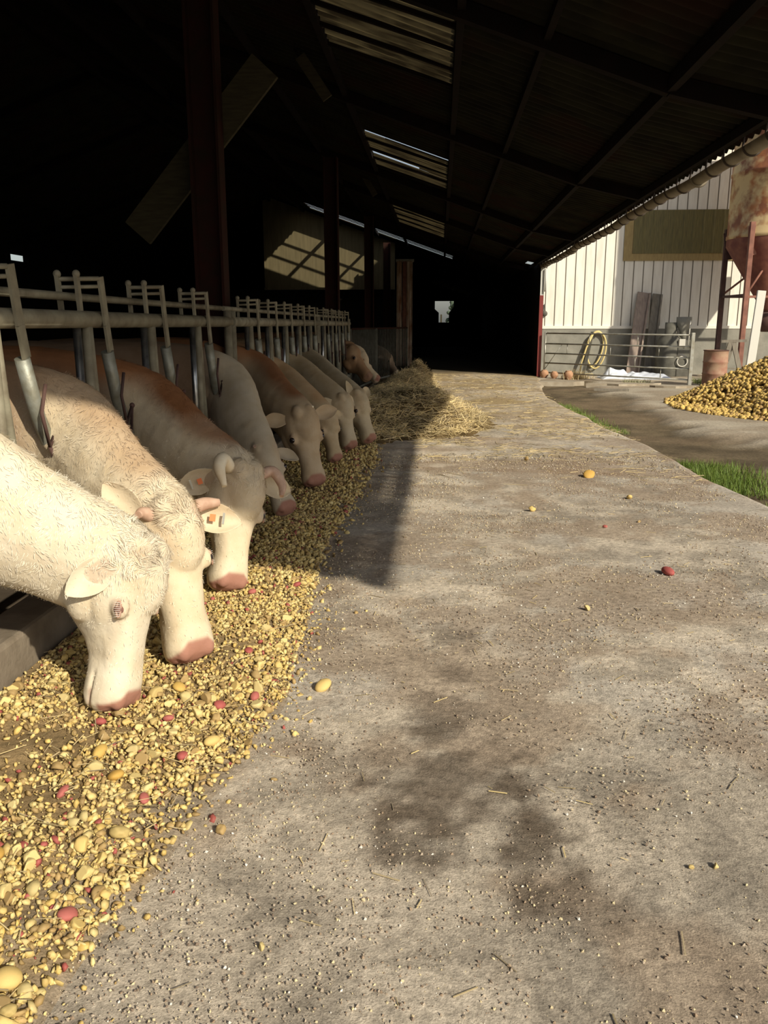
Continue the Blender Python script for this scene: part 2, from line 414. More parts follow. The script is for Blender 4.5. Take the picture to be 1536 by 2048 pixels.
k = (sstep(.5, .62, fbm(P_ * np.array([.6, 1.4, 1]), 0.9, 71, 4)))[:, None] * .45; c = c * (1 - k) + np.array([0.22, 0.16, 0.10]) * k
yard = np_mesh('floor_yard', np.stack([X_, Y_, Z_], 1), T_, M_lane, c); tag(yard, kind='structure')

# pen floor, curb, far exterior ground
tag(MB().box((-14, -4, -.25), (-1.95, 62, 0.0)).build('floor_pen', mat('pen_floor', (0.10, 0.075, 0.05), 0.95, col2=(.06, .045, .03), bump=.4)), kind='structure')
tag(MB().box((-1.96, -4, -.2), (-1.74, 17.0, 0.24)).build('trim_2', M_curb, bevel=.02), kind='structure')
tag(MB().box((-60, 60.5, -.3), (60, 130, -.05)).build('floor_field', mat('field', (0.3, 0.26, 0.14), .95, col2=(.2, .2, .1))), kind='structure')
tag(MB().box((-60, -60, -.4), (60, -3.9, -.1)).build('floor_outside', mat('outside', (0.30, 0.27, 0.22), .95)), kind='structure')

# ------------------------------------------------------------------ barn roof
def roof_z(x):
    x = np.asarray(x, float)
    z = np.where(x > 1.89, 3.28 + .22 * (2.96 - x), 3.29 + .22 * 1.07 + .35 * (1.89 - x))
    zr = 3.29 + .22 * 1.07 + .35 * (1.89 + 7.0)
    return np.where(x < -7.0, zr + .35 * (x + 7.0), z)
Y0 = 0.82
xs = [3.01, 2.6, 1.89, 1.0, 0.45, 0.1, -1.3, -2.6, -3.95, -5.2, -7.0, -9, -11.5, -14.2]
period = 0.177
ys = np.arange(Y0, 61, period / 6)
X_, Y_, T_ = grid(np.array(xs), ys)
Z_ = roof_z(X_) + 0.026 * np.sin(2 * PI * Y_ / period) + 0.02
X_ = np.where(X_ > 2.9, X_ + (hash3(np.floor(Y_ / 1.05).astype(int), np.zeros(len(Y_), int), np.zeros(len(Y_), int), 3) - .5) * .03, X_)
Yr = Y_.copy(); Y_ = Y_ - np.clip(.16 * (2.96 - X_), 0, .8) * (1 - sstep(Y0, 6.0, Y_))
cx = X_[T_].mean(1); cy = Yr[T_].mean(1)
hole = ((cx > -1.3) & (cx < .1) & (((cy > 7.9) & (cy < 10.35)) | ((cy > 14.6) & (cy < 17.6)) | ((cy > 23) & (cy < 27))))
hole |= (cx > -5.3) & (cx < .45) & (cy > 32.4) & (cy < 34.1)
hole |= (cx > 2.3) & (cy > 25.9) & (cy < 27.1)
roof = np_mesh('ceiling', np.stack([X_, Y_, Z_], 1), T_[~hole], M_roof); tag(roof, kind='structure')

for i, (a, b, lab) in enumerate(((7.9, 10.35, 'nearest and largest murky brown translucent roof sheet above the lane'),
                            (14.6, 17.6, 'flaking brown translucent roof sheet, second along the roof from the front'),
                            (23, 27, 'small far murky translucent roof sheet beyond the flaking one'))):
    xs2 = np.linspace(.1, -1.3, 9); ys2 = np.arange(a, b + .01, period / 6)
    X_, Y_, T_ = grid(xs2, ys2); Z_ = roof_z(X_) + 0.026 * np.sin(2 * PI * Y_ / period) + 0.005
    if i == 1:
        cx = X_[T_].mean(1); cy = Y_[T_].mean(1)
        T_ = T_[fbm(np.stack([cx * .8, cy * 2.2, cx * 0], 1), 1.0, 5, 3) > 0.30]
    o = np_mesh('skylight_sheet', np.stack([X_, Y_, Z_], 1), T_, M_skyl, off=(0, a, 4.4)); tag(o, lab, 'skylight', 'translucent roof sheets')
    # dark battens across the sheet
    for yb in np.linspace(a + .35, b - .2, 4):
        z0 = float(roof_z(.1)) - .03; z1 = float(roof_z(-1.3)) - .03
        MB().bar((.15, yb, z0), (-1.35, yb - .02, z1), .05, .04).build('batten', M_purlin, o)

# purlins and rafters
n = 0
for x, wd, dp in ((2.78, .06, .09), (1.89, .07, .12), (.85, .06, .08), (.14, .07, .08), (-1.34, .07, .08), (-2.5, .06, .1), (-4.1, .07, .14), (-5.6, .07, .14), (-7, .1, .2)):
    n += 1; z = float(roof_z(x)) - .02 - dp / 2
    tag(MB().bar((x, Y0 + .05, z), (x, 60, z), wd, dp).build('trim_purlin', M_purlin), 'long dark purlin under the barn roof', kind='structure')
RY = (5.3, 7.6, 12.2, 17.9, 21.8, 27.4, 36.0)
for y in RY:
    m2 = MB()
    pts = [2.72, 1.89, -7.0]
    for a, b in zip(pts[:-1], pts[1:]):
        m2.bar((a, y, float(roof_z(a)) - .09), (b, y, float(roof_z(b)) - .09), .10, .14)
    m2.bar((-7.0, y, float(roof_z(-7.0)) - .09), (-14, y, float(roof_z(-14)) - .09), .10, .14)
    tag(m2.build('trim_rafter', M_purlin), kind='structure')

for yb in (32.95, 33.5):
    tag(MB().bar((.5, yb, float(roof_z(.5)) + .02), (-5.6, yb, float(roof_z(-5.6)) + .02), .09, .03).build('trim_slat', M_purlin), kind='structure')

# walls of the barn
def wall_poly(name, pts, y, th, m, kind='structure'):
    mb = MB(); n = len(pts)
    V = [(x, y, z) for x, z in pts] + [(x, y + th, z) for x, z in pts]
    mb.add(V, [tuple(reversed(range(n))), tuple(range(n, 2 * n))] + [(i, (i + 1) % n, n + (i + 1) % n, n + i) for i in range(n)])
    return tag(mb.build(name, m), kind=kind)
rz = lambda x: float(roof_z(x)) + .02
# left wall with one small opening
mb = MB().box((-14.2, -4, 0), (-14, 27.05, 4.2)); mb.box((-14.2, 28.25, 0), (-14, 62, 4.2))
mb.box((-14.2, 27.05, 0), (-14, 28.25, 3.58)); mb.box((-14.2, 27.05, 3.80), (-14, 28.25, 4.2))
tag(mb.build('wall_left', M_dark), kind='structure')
wall_poly('wall_front_blocker', [(-14.2, 0), (-3.0, 0), (-3.0, rz(-3)), (-7, rz(-7)), (-14.2, rz(-14.2))], Y0 - .25, .12, M_dark)  # unseen front gable wall, added to keep daylight out of the left interior
tag(MB().box((2.90, 25.35, -.1), (3.05, 60, 3.31)).build('wall_right', M_dark), kind='structure')
# end wall: the opening is wide above, narrow below
yE = 60.0
wall_poly('wall_end_west', [(-14.2, -.1), (-.10, -.1), (-.10, 2.35), (-.38, 2.6), (-.38, 3.15), (-.38, rz(-.38)), (-7, rz(-7)), (-14.2, rz(-14.2))], yE, .2, M_dark)
wall_poly('wall_end_east', [(.62, -.1), (3.1, -.1), (3.1, rz(3)), (.95, rz(.95)), (.95, 3.15), (.95, 2.75), (.62, 2.35)], yE, .2, M_dark)
wall_poly('wall_end_top', [(-.38, 3.15), (.95, 3.15), (.95, rz(.95)), (-.38, rz(-.38))], yE, .2, M_dark)
wall_poly('wall_end_sill', [(-.10, -.1), (.62, -.1), (.62, 1.68), (-.10, 1.68)], yE, .2, M_dark)
# beige partition high up at the back left, dark below
wall_poly('wall_partition', [(-7.3, 3.02), (-1.88, 3.02), (-1.88, rz(-1.88) - .1), (-7, rz(-7) - .1), (-7.3, rz(-7.3) - .1)], 35.0, .1, M_beige)
wall_poly('wall_partition_lower', [(-14, 0), (-1.6, 0), (-1.6, 2.95), (-14, 2.95)], 35.3, .1, M_dark)
tag(MB().box((-7.3, 34.88, 2.93), (-1.88, 35.1, 3.02)).build('trim_ledge', M_beige), kind='structure')

# ------------------------------------------------------------------ steel posts, braces, doors of the barn
def hpost(x, y, label, wx=.25, wy=.20):
    z1 = rz(x) - .3
    t = empty('steel_post', (x, y, 0), label, 'post', 'red-brown steel posts behind the feed barrier')
    MB().box((x - wx / 2, y - .012, 0), (x + wx / 2, y + .012, z1)).build('web', M_rustdark, t)
    for s in (-1, 1):
        MB().box((x + s * wx / 2 - .012, y - wy / 2, 0), (x + s * wx / 2 + .012, y + wy / 2, z1)).build('flange', M_rustdark, t)
    MB().box((x - wx / 2 - .04, y - wy / 2 - .04, 0), (x + wx / 2 + .04, y + wy / 2 + .04, .02)).build('base_plate', M_rustdark, t)
    return t
hpost(-2.16, 7.95, 'nearest dark red-brown steel post rising behind the feed barrier')
hpost(-2.16, 16.9, 'second dark steel post from the front, left of the far barrier')
hpost(-2.16, 25.7, 'third dark steel post in front of the beige partition')
hpost(-2.12, 33.6, 'farthest thin-looking steel post just before the beige partition')
o = MB().bar((-1.62, 8.085, 3.80), (-2.90, 8.085, 2.36), .30, .05, up=(0, 1, 0)).build('timber_brace', M_timber, origin=(-2.2, 8.085, 3.1))
tag(o, 'broad olive-brown timber brace slanting behind the nearest steel post', 'brace')
for (a, b, y, lab) in (((-1.75, 4.70), (-1.42, 4.22), 10.9, 'short yellowish board end hanging under the roof beyond the first skylight'),
                       ((-1.80, 4.86), (-1.55, 4.45), 20.2, 'small far board end hanging under the roof beyond the flaking skylight')):
    o = MB().bar((a[0], y, a[1]), (b[0], y, b[1]), .13, .04, up=(0, 1, 0)).build('roof_board', M_timber, origin=(a[0], y, a[1])); tag(o, lab, 'board', 'board ends under the roof')
    for _ in (0,): MB().bar((a[0] - .02, y, a[1]), (a[0] - .06, y, float(roof_z(a[0])) - .02), .03, .03).build('hanger', M_purlin, o)

# lit corrugated sliding door sheets at the left of the passage mouth
t = empty('sliding_door', (-1.2, 30.3, 0), 'tall pale and rusty corrugated metal door standing at the left of the dark passage', 'door')
for (xa, xb, m_) in ((-1.56, -1.38, M_sheet), (-1.35, -1.22, M_siloleg), (-1.20, -1.00, M_sheet)):
    xs3 = np.linspace(xa, xb, 13); V = []; Fc = []
    for q in (0, 1):
        for i, xx in enumerate(xs3): V.append((xx, 30.3 + .015 * math.sin(i * 1.57), .05 if q == 0 else 3.7))
    mbx = MB().add(V, [(i, i + 1, 14 + i, 13 + i) for i in range(12)], True); mbx.add([(xa, 30.33, .05), (xb, 30.33, .05), (xb, 30.33, 3.7), (xa, 30.33, 3.7)], [(0, 1, 2, 3)])
    mbx.build('corrugated_sheet', m_, t)
MB().box((-1.6, 30.36, 3.68), (-.95, 30.42, 3.78)).build('door_rail', M_galv, t)

# right-hand edge post of the passage mouth: pale above, red below
t = empty('corner_post', (2.98, 25.25, 0), 'thin upright post at the barn corner, red below and pale above', 'post')
MB().box((2.92, 25.2, -.06), (3.03, 25.3, 2.35)).build('red_lower_part', M_redpost, t)
MB().box((2.93, 25.21, 2.35), (3.02, 25.29, 3.16)).build('pale_upper_part', M_wpost, t)
MB().tube([(3.07, 25.15, 3.1), (3.07, 25.15, 2.45)], .035, 10).build('downpipe', M_wpost, t)

# gutter with straps
t = empty('gutter', (2.95, 14, 3.18), 'long half-round metal gutter hung along the barn eave', 'gutter')
gx, gz, gr = 2.985, 3.19, .085
ys = np.arange(Y0, 25.6, .3); V = []; Fc = []
sag = lambda y: .012 * math.sin(y * 1.1) + .008 * math.sin(y * 2.7 + 1)
na = 12
for y in ys:
    for rr in (gr, gr - .006):
        for k in range(na + 1):
            a = PI + PI * k / na; V.append((gx + rr * math.cos(a), y, gz + rr * math.sin(a) + sag(y)))
st = 2 * (na + 1)
for i in range(len(ys) - 1):
    for k in range(na):
        for q in (0, na + 1):
            a = i * st + q + k; Fc.append((a, a + 1, a + 1 + st, a + st))
MB().add(V, Fc, True).build('gutter_trough', M_gut, t)
y = 1.3
while y < 25.4:
    m2 = MB(); pts = [(gx - gr - .004, y, gz + .11)]
    for k in range(13):
        a = PI + PI * k / 12; pts.append((gx + (gr + .006) * math.cos(a), y, gz + (gr + .006) * math.sin(a) + sag(y)))
    m2.tube(pts, .011, 6)
    m2.build('strap', M_gutd, t); y += .57
for yj in (10.4, 19.8):
    m2 = MB(); m2.tube([(gx + (gr + .01) * math.cos(PI + PI * k / 12), yj, gz + (gr + .01) * math.sin(PI + PI * k / 12) + sag(yj)) for k in range(13)], .02, 6); m2.build('joint_sleeve', M_gut, t)

# ------------------------------------------------------------------ feed barrier
BX = -1.85
STALL0, STALL = 2.52, 0.97
def headlock_panel(y0, y1, label, stalls):
    t = empty('headlock_panel', (BX, y0, .24), label, 'feed barrier', 'self-locking feed barrier panels')
    MB().tube([(BX, y0, 1.53), (BX, y1, 1.53)], .044, 14).build('top_rail', M_galvd, t)
    MB().tube([(BX - .07, y0, 1.645), (BX - .07, y1, 1.645)], .021, 10).build('locking_rod', M_galvd, t)
    MB().tube([(BX, y0, .50), (BX, y1, .50)], .03, 12).build('bottom_rail', M_galv, t)
    for ye in (y0 + .04, y1 - .04):
        MB().tube([(BX, ye, .22), (BX, ye, 1.62)], .034, 12).build('end_post', M_galvd, t)
    for ys_ in stalls:
        # fixed upright, slanting bar, greased steel sleeve
        yf = ys_ - .14
        MB().tube([(BX, yf, .48), (BX, yf, 1.52)], .025, 10).build('upright', M_galvd, t)
        MB().tube([(BX - .02, yf - .07, .48), (BX - .02, yf - .07, 1.50)], .022, 10).build('steel_sleeve', M_bright, t)
        MB().tube([(BX, yf + .03, 1.50), (BX, yf + .05, 1.2), (BX, yf + .13, .5)], .022, 10).build('slanting_bar', M_galvd, t)
        # swinging arm
        arm = MB().tube([(BX + .035, ys_ + .03, 1.36), (BX + .035, ys_ + .12, 1.1), (BX + .035, ys_ + .27, .86), (BX + .03, ys_ + .34, .52)], .034, 12).build('locking_arm', M_galv, t)
        fl = MB()
        fl.bar((BX + .05, ys_ + .04, 1.36), (BX + .05, ys_ + .01, 1.50), .060, .014, up=(1, 0, 0)); fl.bar((BX + .05, ys_ + .01, 1.50), (BX + .05, ys_ - .03, 1.75), .058, .014, up=(1, 0, 0))
        fl.build('catch_bar', M_galvd, arm)
        hk = MB().tube([(BX + .08, ys_ + .13, 1.24), (BX + .085, ys_ + .06, 1.12), (BX + .085, ys_ + .11, .96), (BX + .085, ys_ + .21, 1.05)], .009, 8)
        hk.tube([(BX + .085, ys_ + .21, 1.05), (BX + .085, ys_ + .16, .86), (BX + .085, ys_ + .11, .96)], .009, 8)
        hk.ball((BX + .085, ys_ + .21, 1.05), .016, 8, 6); hk.build('hook_rod', M_siloleg2, arm)
        MB().tube([(BX + .01, ys_ + .315, .70), (BX + .06, ys_ + .33, .66)], .05, 10).build('rubber_stop', M_mach, arm)
        # paired prongs over the top rail
        pr = MB()
        for dx in (-.10, .0):
            pr.bar((BX + dx, ys_ - .19, 1.54), (BX + dx, ys_ - .21, 1.75), .035, .018, up=(1, 0, 0)); pr.ball((BX + dx, ys_ - .21, 1.755), .021, 8, 6)
        pr.tube([(BX - .10, ys_ - .21, 1.73), (BX + .05, ys_ - .05, 1.74)], .012, 8); pr.tube([(BX - .1, ys_ - .2, 1.69), (BX + .04, ys_ - .05, 1.70)], .010, 8)
        pr.build('latch_prongs', M_galvd, t)
    return t
headlock_panel(0.6, 7.28, 'nearest galvanised headlock feed barrier panel, with the lit cows in front', [1.52, 2.50, 3.49, 4.43, 5.41, 6.45])
headlock_panel(7.36, 12.6, 'middle galvanised headlock feed barrier panel, in the shade past the first post', [8.25, 9.2, 10.15, 11.1, 12.05])
headlock_panel(12.68, 17.0, 'far headlock feed barrier panel, dim, ending at the second post', [13.5, 14.5, 15.5, 16.5])

def bargate(a, b, label, step=.12, h=1.42):
    a = Vector(a); b = Vector(b); L = (b - a).length; d = (b - a) / L
    t = empty('bar_gate', a, label, 'gate')
    MB().tube([a + Vector((0, 0, h)), b + Vector((0, 0, h))], .025, 10).build('top_rail', M_rustdark, t)
    MB().tube([a + Vector((0, 0, .15)), b + Vector((0, 0, .15))], .025, 10).build('bottom_rail', M_galv, t)
    n = int(L / step)
    for i in range(n + 1):
        p = a + d * (L * i / n)
        MB().tube([p + Vector((0, 0, .02 if i in (0, n) else .15)), p + Vector((0, 0, h))], .028 if i in (0, n) else .011, 6).build('bar', M_galvk, t)
    return t
bargate((-1.85, 17.3, 0), (-1.62, 21.0, 0), 'dim galvanised gate of close upright bars behind the brown cow', .14)
bargate((-1.60, 21.1, 0), (-.98, 25.0, 0), 'farthest gate of close upright bars, ending at the dark passage', .15)

# ------------------------------------------------------------------ cows
def V3(*a): return np.array(a, float)
def nrm(v): return v / np.linalg.norm(v)
def ringpts(c, a, b, ra, rbt, rbb, n=28, p=2.0, taper=0.0):
    """superellipse ring; a side axis, b up axis, rbt/rbb radii up and down, taper narrows the lower half"""
    th = np.linspace(0, 2 * PI, n, endpoint=False); cs, sn = np.cos(th), np.sin(th)
    x = np.sign(cs) * np.abs(cs) ** (2 / p); y = np.sign(sn) * np.abs(sn) ** (2 / p)
    x = x * (1 - taper * np.clip(-y, 0, 1)); yy = np.where(y > 0, y * rbt, y * rbb)
    return c[None] + np.outer(x * ra, a) + np.outer(yy, b)
def loft(rings):
    n = len(rings[0]); V = np.concatenate(rings + [rings[0].mean(0)[None], rings[-1].mean(0)[None]]); m = len(rings); Fc = []
    for i in range(m - 1):
        for k in range(n): Fc.append((i * n + k, i * n + (k + 1) % n, (i + 1) * n + (k + 1) % n, (i + 1) * n + k))
    A = m * n; B = A + 1
    for k in range(n): Fc.append((A, (k + 1) % n, k)); Fc.append((B, (m - 1) * n + k, (m - 1) * n + (k + 1) % n))
    return V, Fc
def catmull(pts, k=6):
    P = [2 * pts[0] - pts[1]] + list(pts) + [2 * pts[-1] - pts[-2]]; out = []
    for i in range(1, len(P) - 2):
        for t in np.linspace(0, 1, k, endpoint=False):
            out.append(.5 * (2 * P[i] + (P[i + 1] - P[i - 1]) * t + (2 * P[i - 1] - 5 * P[i] + 4 * P[i + 1] - P[i + 2]) * t * t + (3 * P[i] - P[i - 1] - 3 * P[i + 1] + P[i + 2]) * t ** 3))
    out.append(P[-2]); return out
def limb(pts, r, n=14, k=4):
    Q = catmull([np.append(V3(*p), rr) for p, rr in zip(pts, r)], k); rings = []
    for i, q in enumerate(Q):
        d = nrm(Q[min(i + 1, len(Q) - 1)][:3] - Q[max(i - 1, 0)][:3]); a = nrm(np.cross(d, V3(1, .1, 0)) if abs(d[0]) < .9 else np.cross(d, V3(0, 0, 1))); b = np.cross(d, a)
        rings.append(ringpts(q[:3], a, b, q[3], q[3], q[3], n))
    return loft(rings)
HEAD = [(-.10, .10, -.09, -.27), (-.05, .17, -.03, -.40), (.02, .215, .0, -.48), (.10, .243, .012, -.54), (.20, .252, .010, -.58), (.30, .248, .0, -.60), (.38, .228, -.008, -.585),
        (.48, .194, -.022, -.51), (.58, .165, -.034, -.43), (.68, .150, -.042, -.39), (.77, .150, -.045, -.38), (.85, .165, -.045, -.39), (.92, .174, -.058, -.395), (.98, .165, -.085, -.38), (1.02, .125, -.13, -.34), (1.04, .05, -.19, -.27)]
REG = []
def make_cow(label, M, P, U, S, yb, L=.64, ears=((1, None), (-1, None)), zb=1.0, vox=.012, tint=(.80, .745, .64), crest=None, shoulder_z=1.0, hair=0, horns=(), tags=(), earlen=.36,
             bodytint=None, bh=.31, bw=.185, pink=(.37, .19, .145), closed=False):
    M = V3(*M); P = V3(*P); S = V3(*S); f = nrm(M - P); L = float(np.linalg.norm(M - P)) / 1.02
    # M marks the bottom of the muzzle: the head axis runs from the poll along the forehead
    U = V3(*U); U = nrm(U - f * U.dot(f)); s = np.cross(f, U)
    P = P + U * .10 * L
    f2 = nrm(M + U * .26 * L - P); f = f2; U = nrm(U - f * U.dot(f)); s = np.cross(f, U)
    H_ = lambda t, a, b: P + f * t * L + s * a * L + U * b * L
    verts = []; faces = []
    def add(VF):
        o = sum(len(v) for v in verts); verts.append(VF[0]); faces.extend([tuple(i + o for i in q) for q in VF[1]])
    rings = []
    for (t, wd, ut, ub) in HEAD:
        mid = ut - (ut - ub) * .42
        rings.append(ringpts(P + f * t * L + U * mid * L, s, U, wd * L, (ut - mid) * L, (mid - ub) * L, 30, 2.5, .42 if t < .75 else .12))
    add(loft(rings))
    for sg in (-1, 1):   # brow, cheek, nostril wing
        for (t, a, b, r) in ((.36, .200, -.090, .062), (.28, .140, -.36, .15), (.93, .090, -.14, .075), (.03, .08, -.02, .10)):
            c = H_(t, sg * a, b); r *= L
            rg = [ringpts(c + f * r * math.sin(q) * 1.25, s, U, r * math.cos(q) * .85, r * math.cos(q), r * math.cos(q), 14) for q in np.linspace(-1.5, 1.5, 9)]
            add(loft(rg))
    # neck
    B0 = H_(.16, 0, -.24); Bin = H_(.38, 0, -.27); N1 = V3(BX, yb, zb)
    mid = (N1 * .45 + B0 * .55) + V3(0, 0, .03)
    ctr = [np.append(S + V3(-.25, 0, 0), [.36, .24]), np.append(S + V3(.05, 0, 0), [.37, .23]), np.append(N1, [bh, bw]), np.append(mid, [.235, .160]), np.append(B0, [.22 * L / .64, .16 * L / .64]), np.append(Bin, [.13 * L / .64, .08])]
    Q = catmull(ctr, 7); rings = []
    for i, q in enumerate(Q):
        d = nrm(Q[min(i + 1, len(Q) - 1)][:3] - Q[max(i - 1, 0)][:3]); k = i / (len(Q) - 1); k = k * k
        sv = nrm(V3(0, -1, 0) * (1 - k) + s * k); sv = nrm(sv - d * sv.dot(d)); uv = np.cross(sv, d)
        rings.append(ringpts(q[:3], sv, uv, q[4], q[3], q[3] * 1.02, 30, 2.1, .1))
    add(loft(rings)); NC = np.array([q[:3] for q in Q]); NR = np.array([q[3] for q in Q])
    # trunk
    rings = []
    for dx, zc, hh, hw in ((.30, .98, .10, .08), (.22, .96, .27, .19), (0, .99, .39, .27), (-.35, .98, .41, .32), (-.8, .95, .42, .37), (-1.2, .98, .40, .35), (-1.55, 1.03, .33, .29), (-1.75, 1.08, .2, .18), (-1.83, 1.1, .07, .07)):
        rings.append(ringpts(V3(S[0] + dx, S[1], zc + S[2] - 1.0), V3(0, -1, 0), V3(0, 0, 1), hw, hh, hh, 30, 2.3))
    add(loft(rings))
    x0, y0 = S[0], S[1]
    for sg in (-1, 1):
        add(limb([(x0 - .05, y0 + sg * .15, .85), (x0 - .05, y0 + sg * .17, .62), (x0, y0 + sg * .16, .38), (x0 - .01, y0 + sg * .16, .15), (x0 + .03, y0 + sg * .16, .07), (x0 + .04, y0 + sg * .16, .0)], [.13, .10, .058, .040, .055, .062]))
        add(limb([(x0 - 1.5, y0 + sg * .17, .95), (x0 - 1.38, y0 + sg * .20, .70), (x0 - 1.66, y0 + sg * .18, .46), (x0 - 1.58, y0 + sg * .17, .15), (x0 - 1.54, y0 + sg * .17, .07), (x0 - 1.53, y0 + sg * .17, .0)], [.2, .14, .065, .042, .055, .062]))
    add(limb([(x0 - 1.72, y0, 1.25), (x0 - 1.86, y0, 1.15), (x0 - 1.9, y0, .8), (x0 - 1.89, y0, .45)], [.04, .03, .022, .035], 10))
    # ears
    earinfo = []; earm = []
    for er in ears:
        sg, dr = er[:2]
        root = H_(.06, sg * .195, -.15)
        d = V3(*dr) if dr is not None else (s * sg * 1.0 - U * .35 - f * .05)
        d = nrm(d); nv = V3(*er[2]) if len(er) > 2 else U; nv = nv - d * nv.dot(d); nv = nrm(nv); wv = np.cross(d, nv); rings = []
        for q, wd in ((-.15, .028), (-.02, .032), (.10, .042), (.22, .054), (.35, .064), (.48, .068), (.6, .066), (.72, .057), (.83, .043), (.92, .026), (.98, .012), (1.0, .004)):
            wd *= L / .62; th = .007 * (1 - .4 * max(q, 0)); n = 22; pts = []
            for k in range(n):
                a = 2 * PI * k / n; e = math.cos(a); h = math.sin(a)
                cup = (e * e - .4) * wd * .6 * float(sstep(-.05, .25, q)) - q * q * .02
                pts.append(root + d * (q * earlen * L) + wv * e * wd + nv * (h * th + cup))
            rings.append(np.array(pts))
        earm.append(loft(rings)); earinfo.append((root, d, nv, wv, sg))
    me = bpy.data.meshes.new('cow_body'); Vv = np.concatenate(verts)
    me.from_pydata([tuple(v) for v in Vv], [], faces); me.update()
    tmp = bpy.data.objects.new('tmp', me); COL.objects.link(tmp)
    rm = tmp.modifiers.new('r', 'REMESH'); rm.mode = 'VOXEL'; rm.voxel_size = vox; rm.use_smooth_shade = True
    sm = tmp.modifiers.new('s', 'SMOOTH'); sm.factor = .5; sm.iterations = max(3, int(.055 / vox))
    dg = bpy.context.evaluated_depsgraph_get(); ev = tmp.evaluated_get(dg); m2 = bpy.data.meshes.new_from_object(ev)
    bpy.data.objects.remove(tmp); bpy.data.meshes.remove(me)
    bmx = bmesh.new(); bmx.from_mesh(m2)
    for (ev_, ef_) in earm:
        vs = [bmx.verts.new(tuple(v)) for v in ev_]
        for q in ef_: bmx.faces.new([vs[i] for i in q])
    bmx.normal_update(); bmx.to_mesh(m2); bmx.free(); m2.update()
    n = len(m2.vertices); co = np.empty(n * 3, np.float32); m2.vertices.foreach_get('co', co); co = co.reshape(-1, 3).astype(float)
    no = np.empty(n * 3, np.float32); m2.vertices.foreach_get('normal', no); no = no.reshape(-1, 3)
    rel = co - P; tt = rel @ f / L; aa = rel @ s / L; bb = rel @ U / L
    head = (tt > -.1) & (np.abs(aa) < .32) & (bb > -.6) & (bb < .1)
    disp = np.zeros(n)
    for sg in (-1, 1):
        for (t, a, b, r, dp) in ((.985, .095, -.165, .032, -.032), (.52, .18, -.20, .07, -.010), (.93, .15, -.32, .03, -.006), (.44, .15, -.42, .06, .008)):
            d2 = ((tt - t) ** 2 + (aa - sg * a) ** 2 + (bb - b) ** 2) / (r * r); disp += dp * np.exp(-d2) * L / .64
    # mouth crease
    d2 = ((bb + .295 - (.93 - tt) * .10) / .014) ** 2 + (np.clip(.80 - tt, 0, 1) / .03) ** 2; disp -= .009 * np.exp(-d2) * head
    # folds on the neck and a little curl in the coat
    nf = vnoise(co * np.array([1, 1, 1]), 16, 3); disp += (nf - .5) * .005
    wr = np.sin((co @ nrm(NC[-4] - NC[10])) * 75 + 5 * vnoise(co, 6, 9)); disp += np.where(head, 0, wr * .0006 * sstep(.35, .6, vnoise(co, 3, 19)))
    co2 = co + no * disp[:, None]
    # coat colours
    c = np.tile(np.array(tint), (n, 1)); nz = fbm(co, 5, 41, 3)[:, None]
    c *= (0.93 + .14 * nz)
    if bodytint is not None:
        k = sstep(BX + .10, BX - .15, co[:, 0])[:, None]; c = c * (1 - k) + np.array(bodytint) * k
    if crest is not None:
        NF = np.array([NC[int(q)] * (1 - q % 1) + NC[min(int(q) + 1, len(NC) - 1)] * (q % 1) for q in np.arange(0, len(NC) - 1, .2)]); NG = np.interp(np.arange(0, len(NC) - 1, .2), np.arange(len(NC)), NR)
        dd = ((co ** 2).sum(1)[:, None] - 2 * co @ NF.T + (NF ** 2).sum(1)[None]); j = dd.argmin(1); cc = NF[j]; rr = NG[j]
        up = (co - cc); k = sstep(.45, 1.0, (up[:, 2] + .35 * up[:, 0]) / rr) * (~head)
        k *= crest[3] * (0.6 + .8 * vnoise(co, 4, 8)) * sstep(-.10, -.35, tt); k = np.clip(k, 0, 1)[:, None]; c = c * (1 - k) + np.array(crest[:3]) * k
    # darker smudges on forehead and cheeks
    k = (np.exp(-((tt - .22) ** 2 / .02 + (np.abs(aa) - .14) ** 2 / .006)) * head * .5)[:, None]; c = c * (1 - k) + np.array((.52, .40, .27)) * k
    k = (np.exp(-(((tt - .02) / .10) ** 2 + ((bb) / .10) ** 2)) * .45 * (.4 + vnoise(co, 30, 4)))[:, None]; c = c * (1 - k) + np.array((.42, .31, .20)) * k
    for sg in (-1, 1):
        k = (np.exp(-(((tt - .50) / .10) ** 2 + ((aa - sg * .19) / .04) ** 2 + ((bb + .10) / .03) ** 2)) * .35)[:, None]; c = c * (1 - k) + np.array((.45, .32, .22)) * k
    # pink nose pad, lips
    k = (sstep(.87, .91, tt - np.clip(np.abs(aa) - .075, 0, 1) * .9) * sstep(-.25, -.215, bb) * (no @ (f + U * .3) > -.2) * head)[:, None]; c = c * (1 - k) + np.array(pink) * k
    k = (np.exp(-((bb + .295) / .02) ** 2) * sstep(.86, .9, tt) * head * .6)[:, None]; c = c * (1 - k) + np.array(pink) * k
    for sg in (-1, 1):
        k = np.exp(-(((tt - .99) / .035) ** 2 + ((aa - sg * .095) / .028) ** 2 + ((bb + .165) / .045) ** 2))[:, None]; c = c * (1 - k) + np.array((.08, .03, .025)) * k
        k = np.exp(-(((tt - .35) / .050) ** 2 + ((aa - sg * .25) / .06) ** 2 + ((bb + .082) / .040) ** 2))[:, None] * .75; c = c * (1 - k) + np.array((.50, .31, .23)) * k
    for (root, d, nv, wv, sg) in earinfo:
        q = co - root; e = (q @ d) / (earlen * L); h = q @ wv; k = ((e > .1) & (e < 1.05) & (np.abs(h) < .036) & (q @ nv > -.01) & (no @ nv > .3)); k = (k * .55)[:, None]
        c = c * (1 - k) + np.array((.50, .38, .29)) * k
    hoof = (co[:, 2] < .06)[:, None]; c = np.where(hoof, np.array((.05, .04, .03)), c)
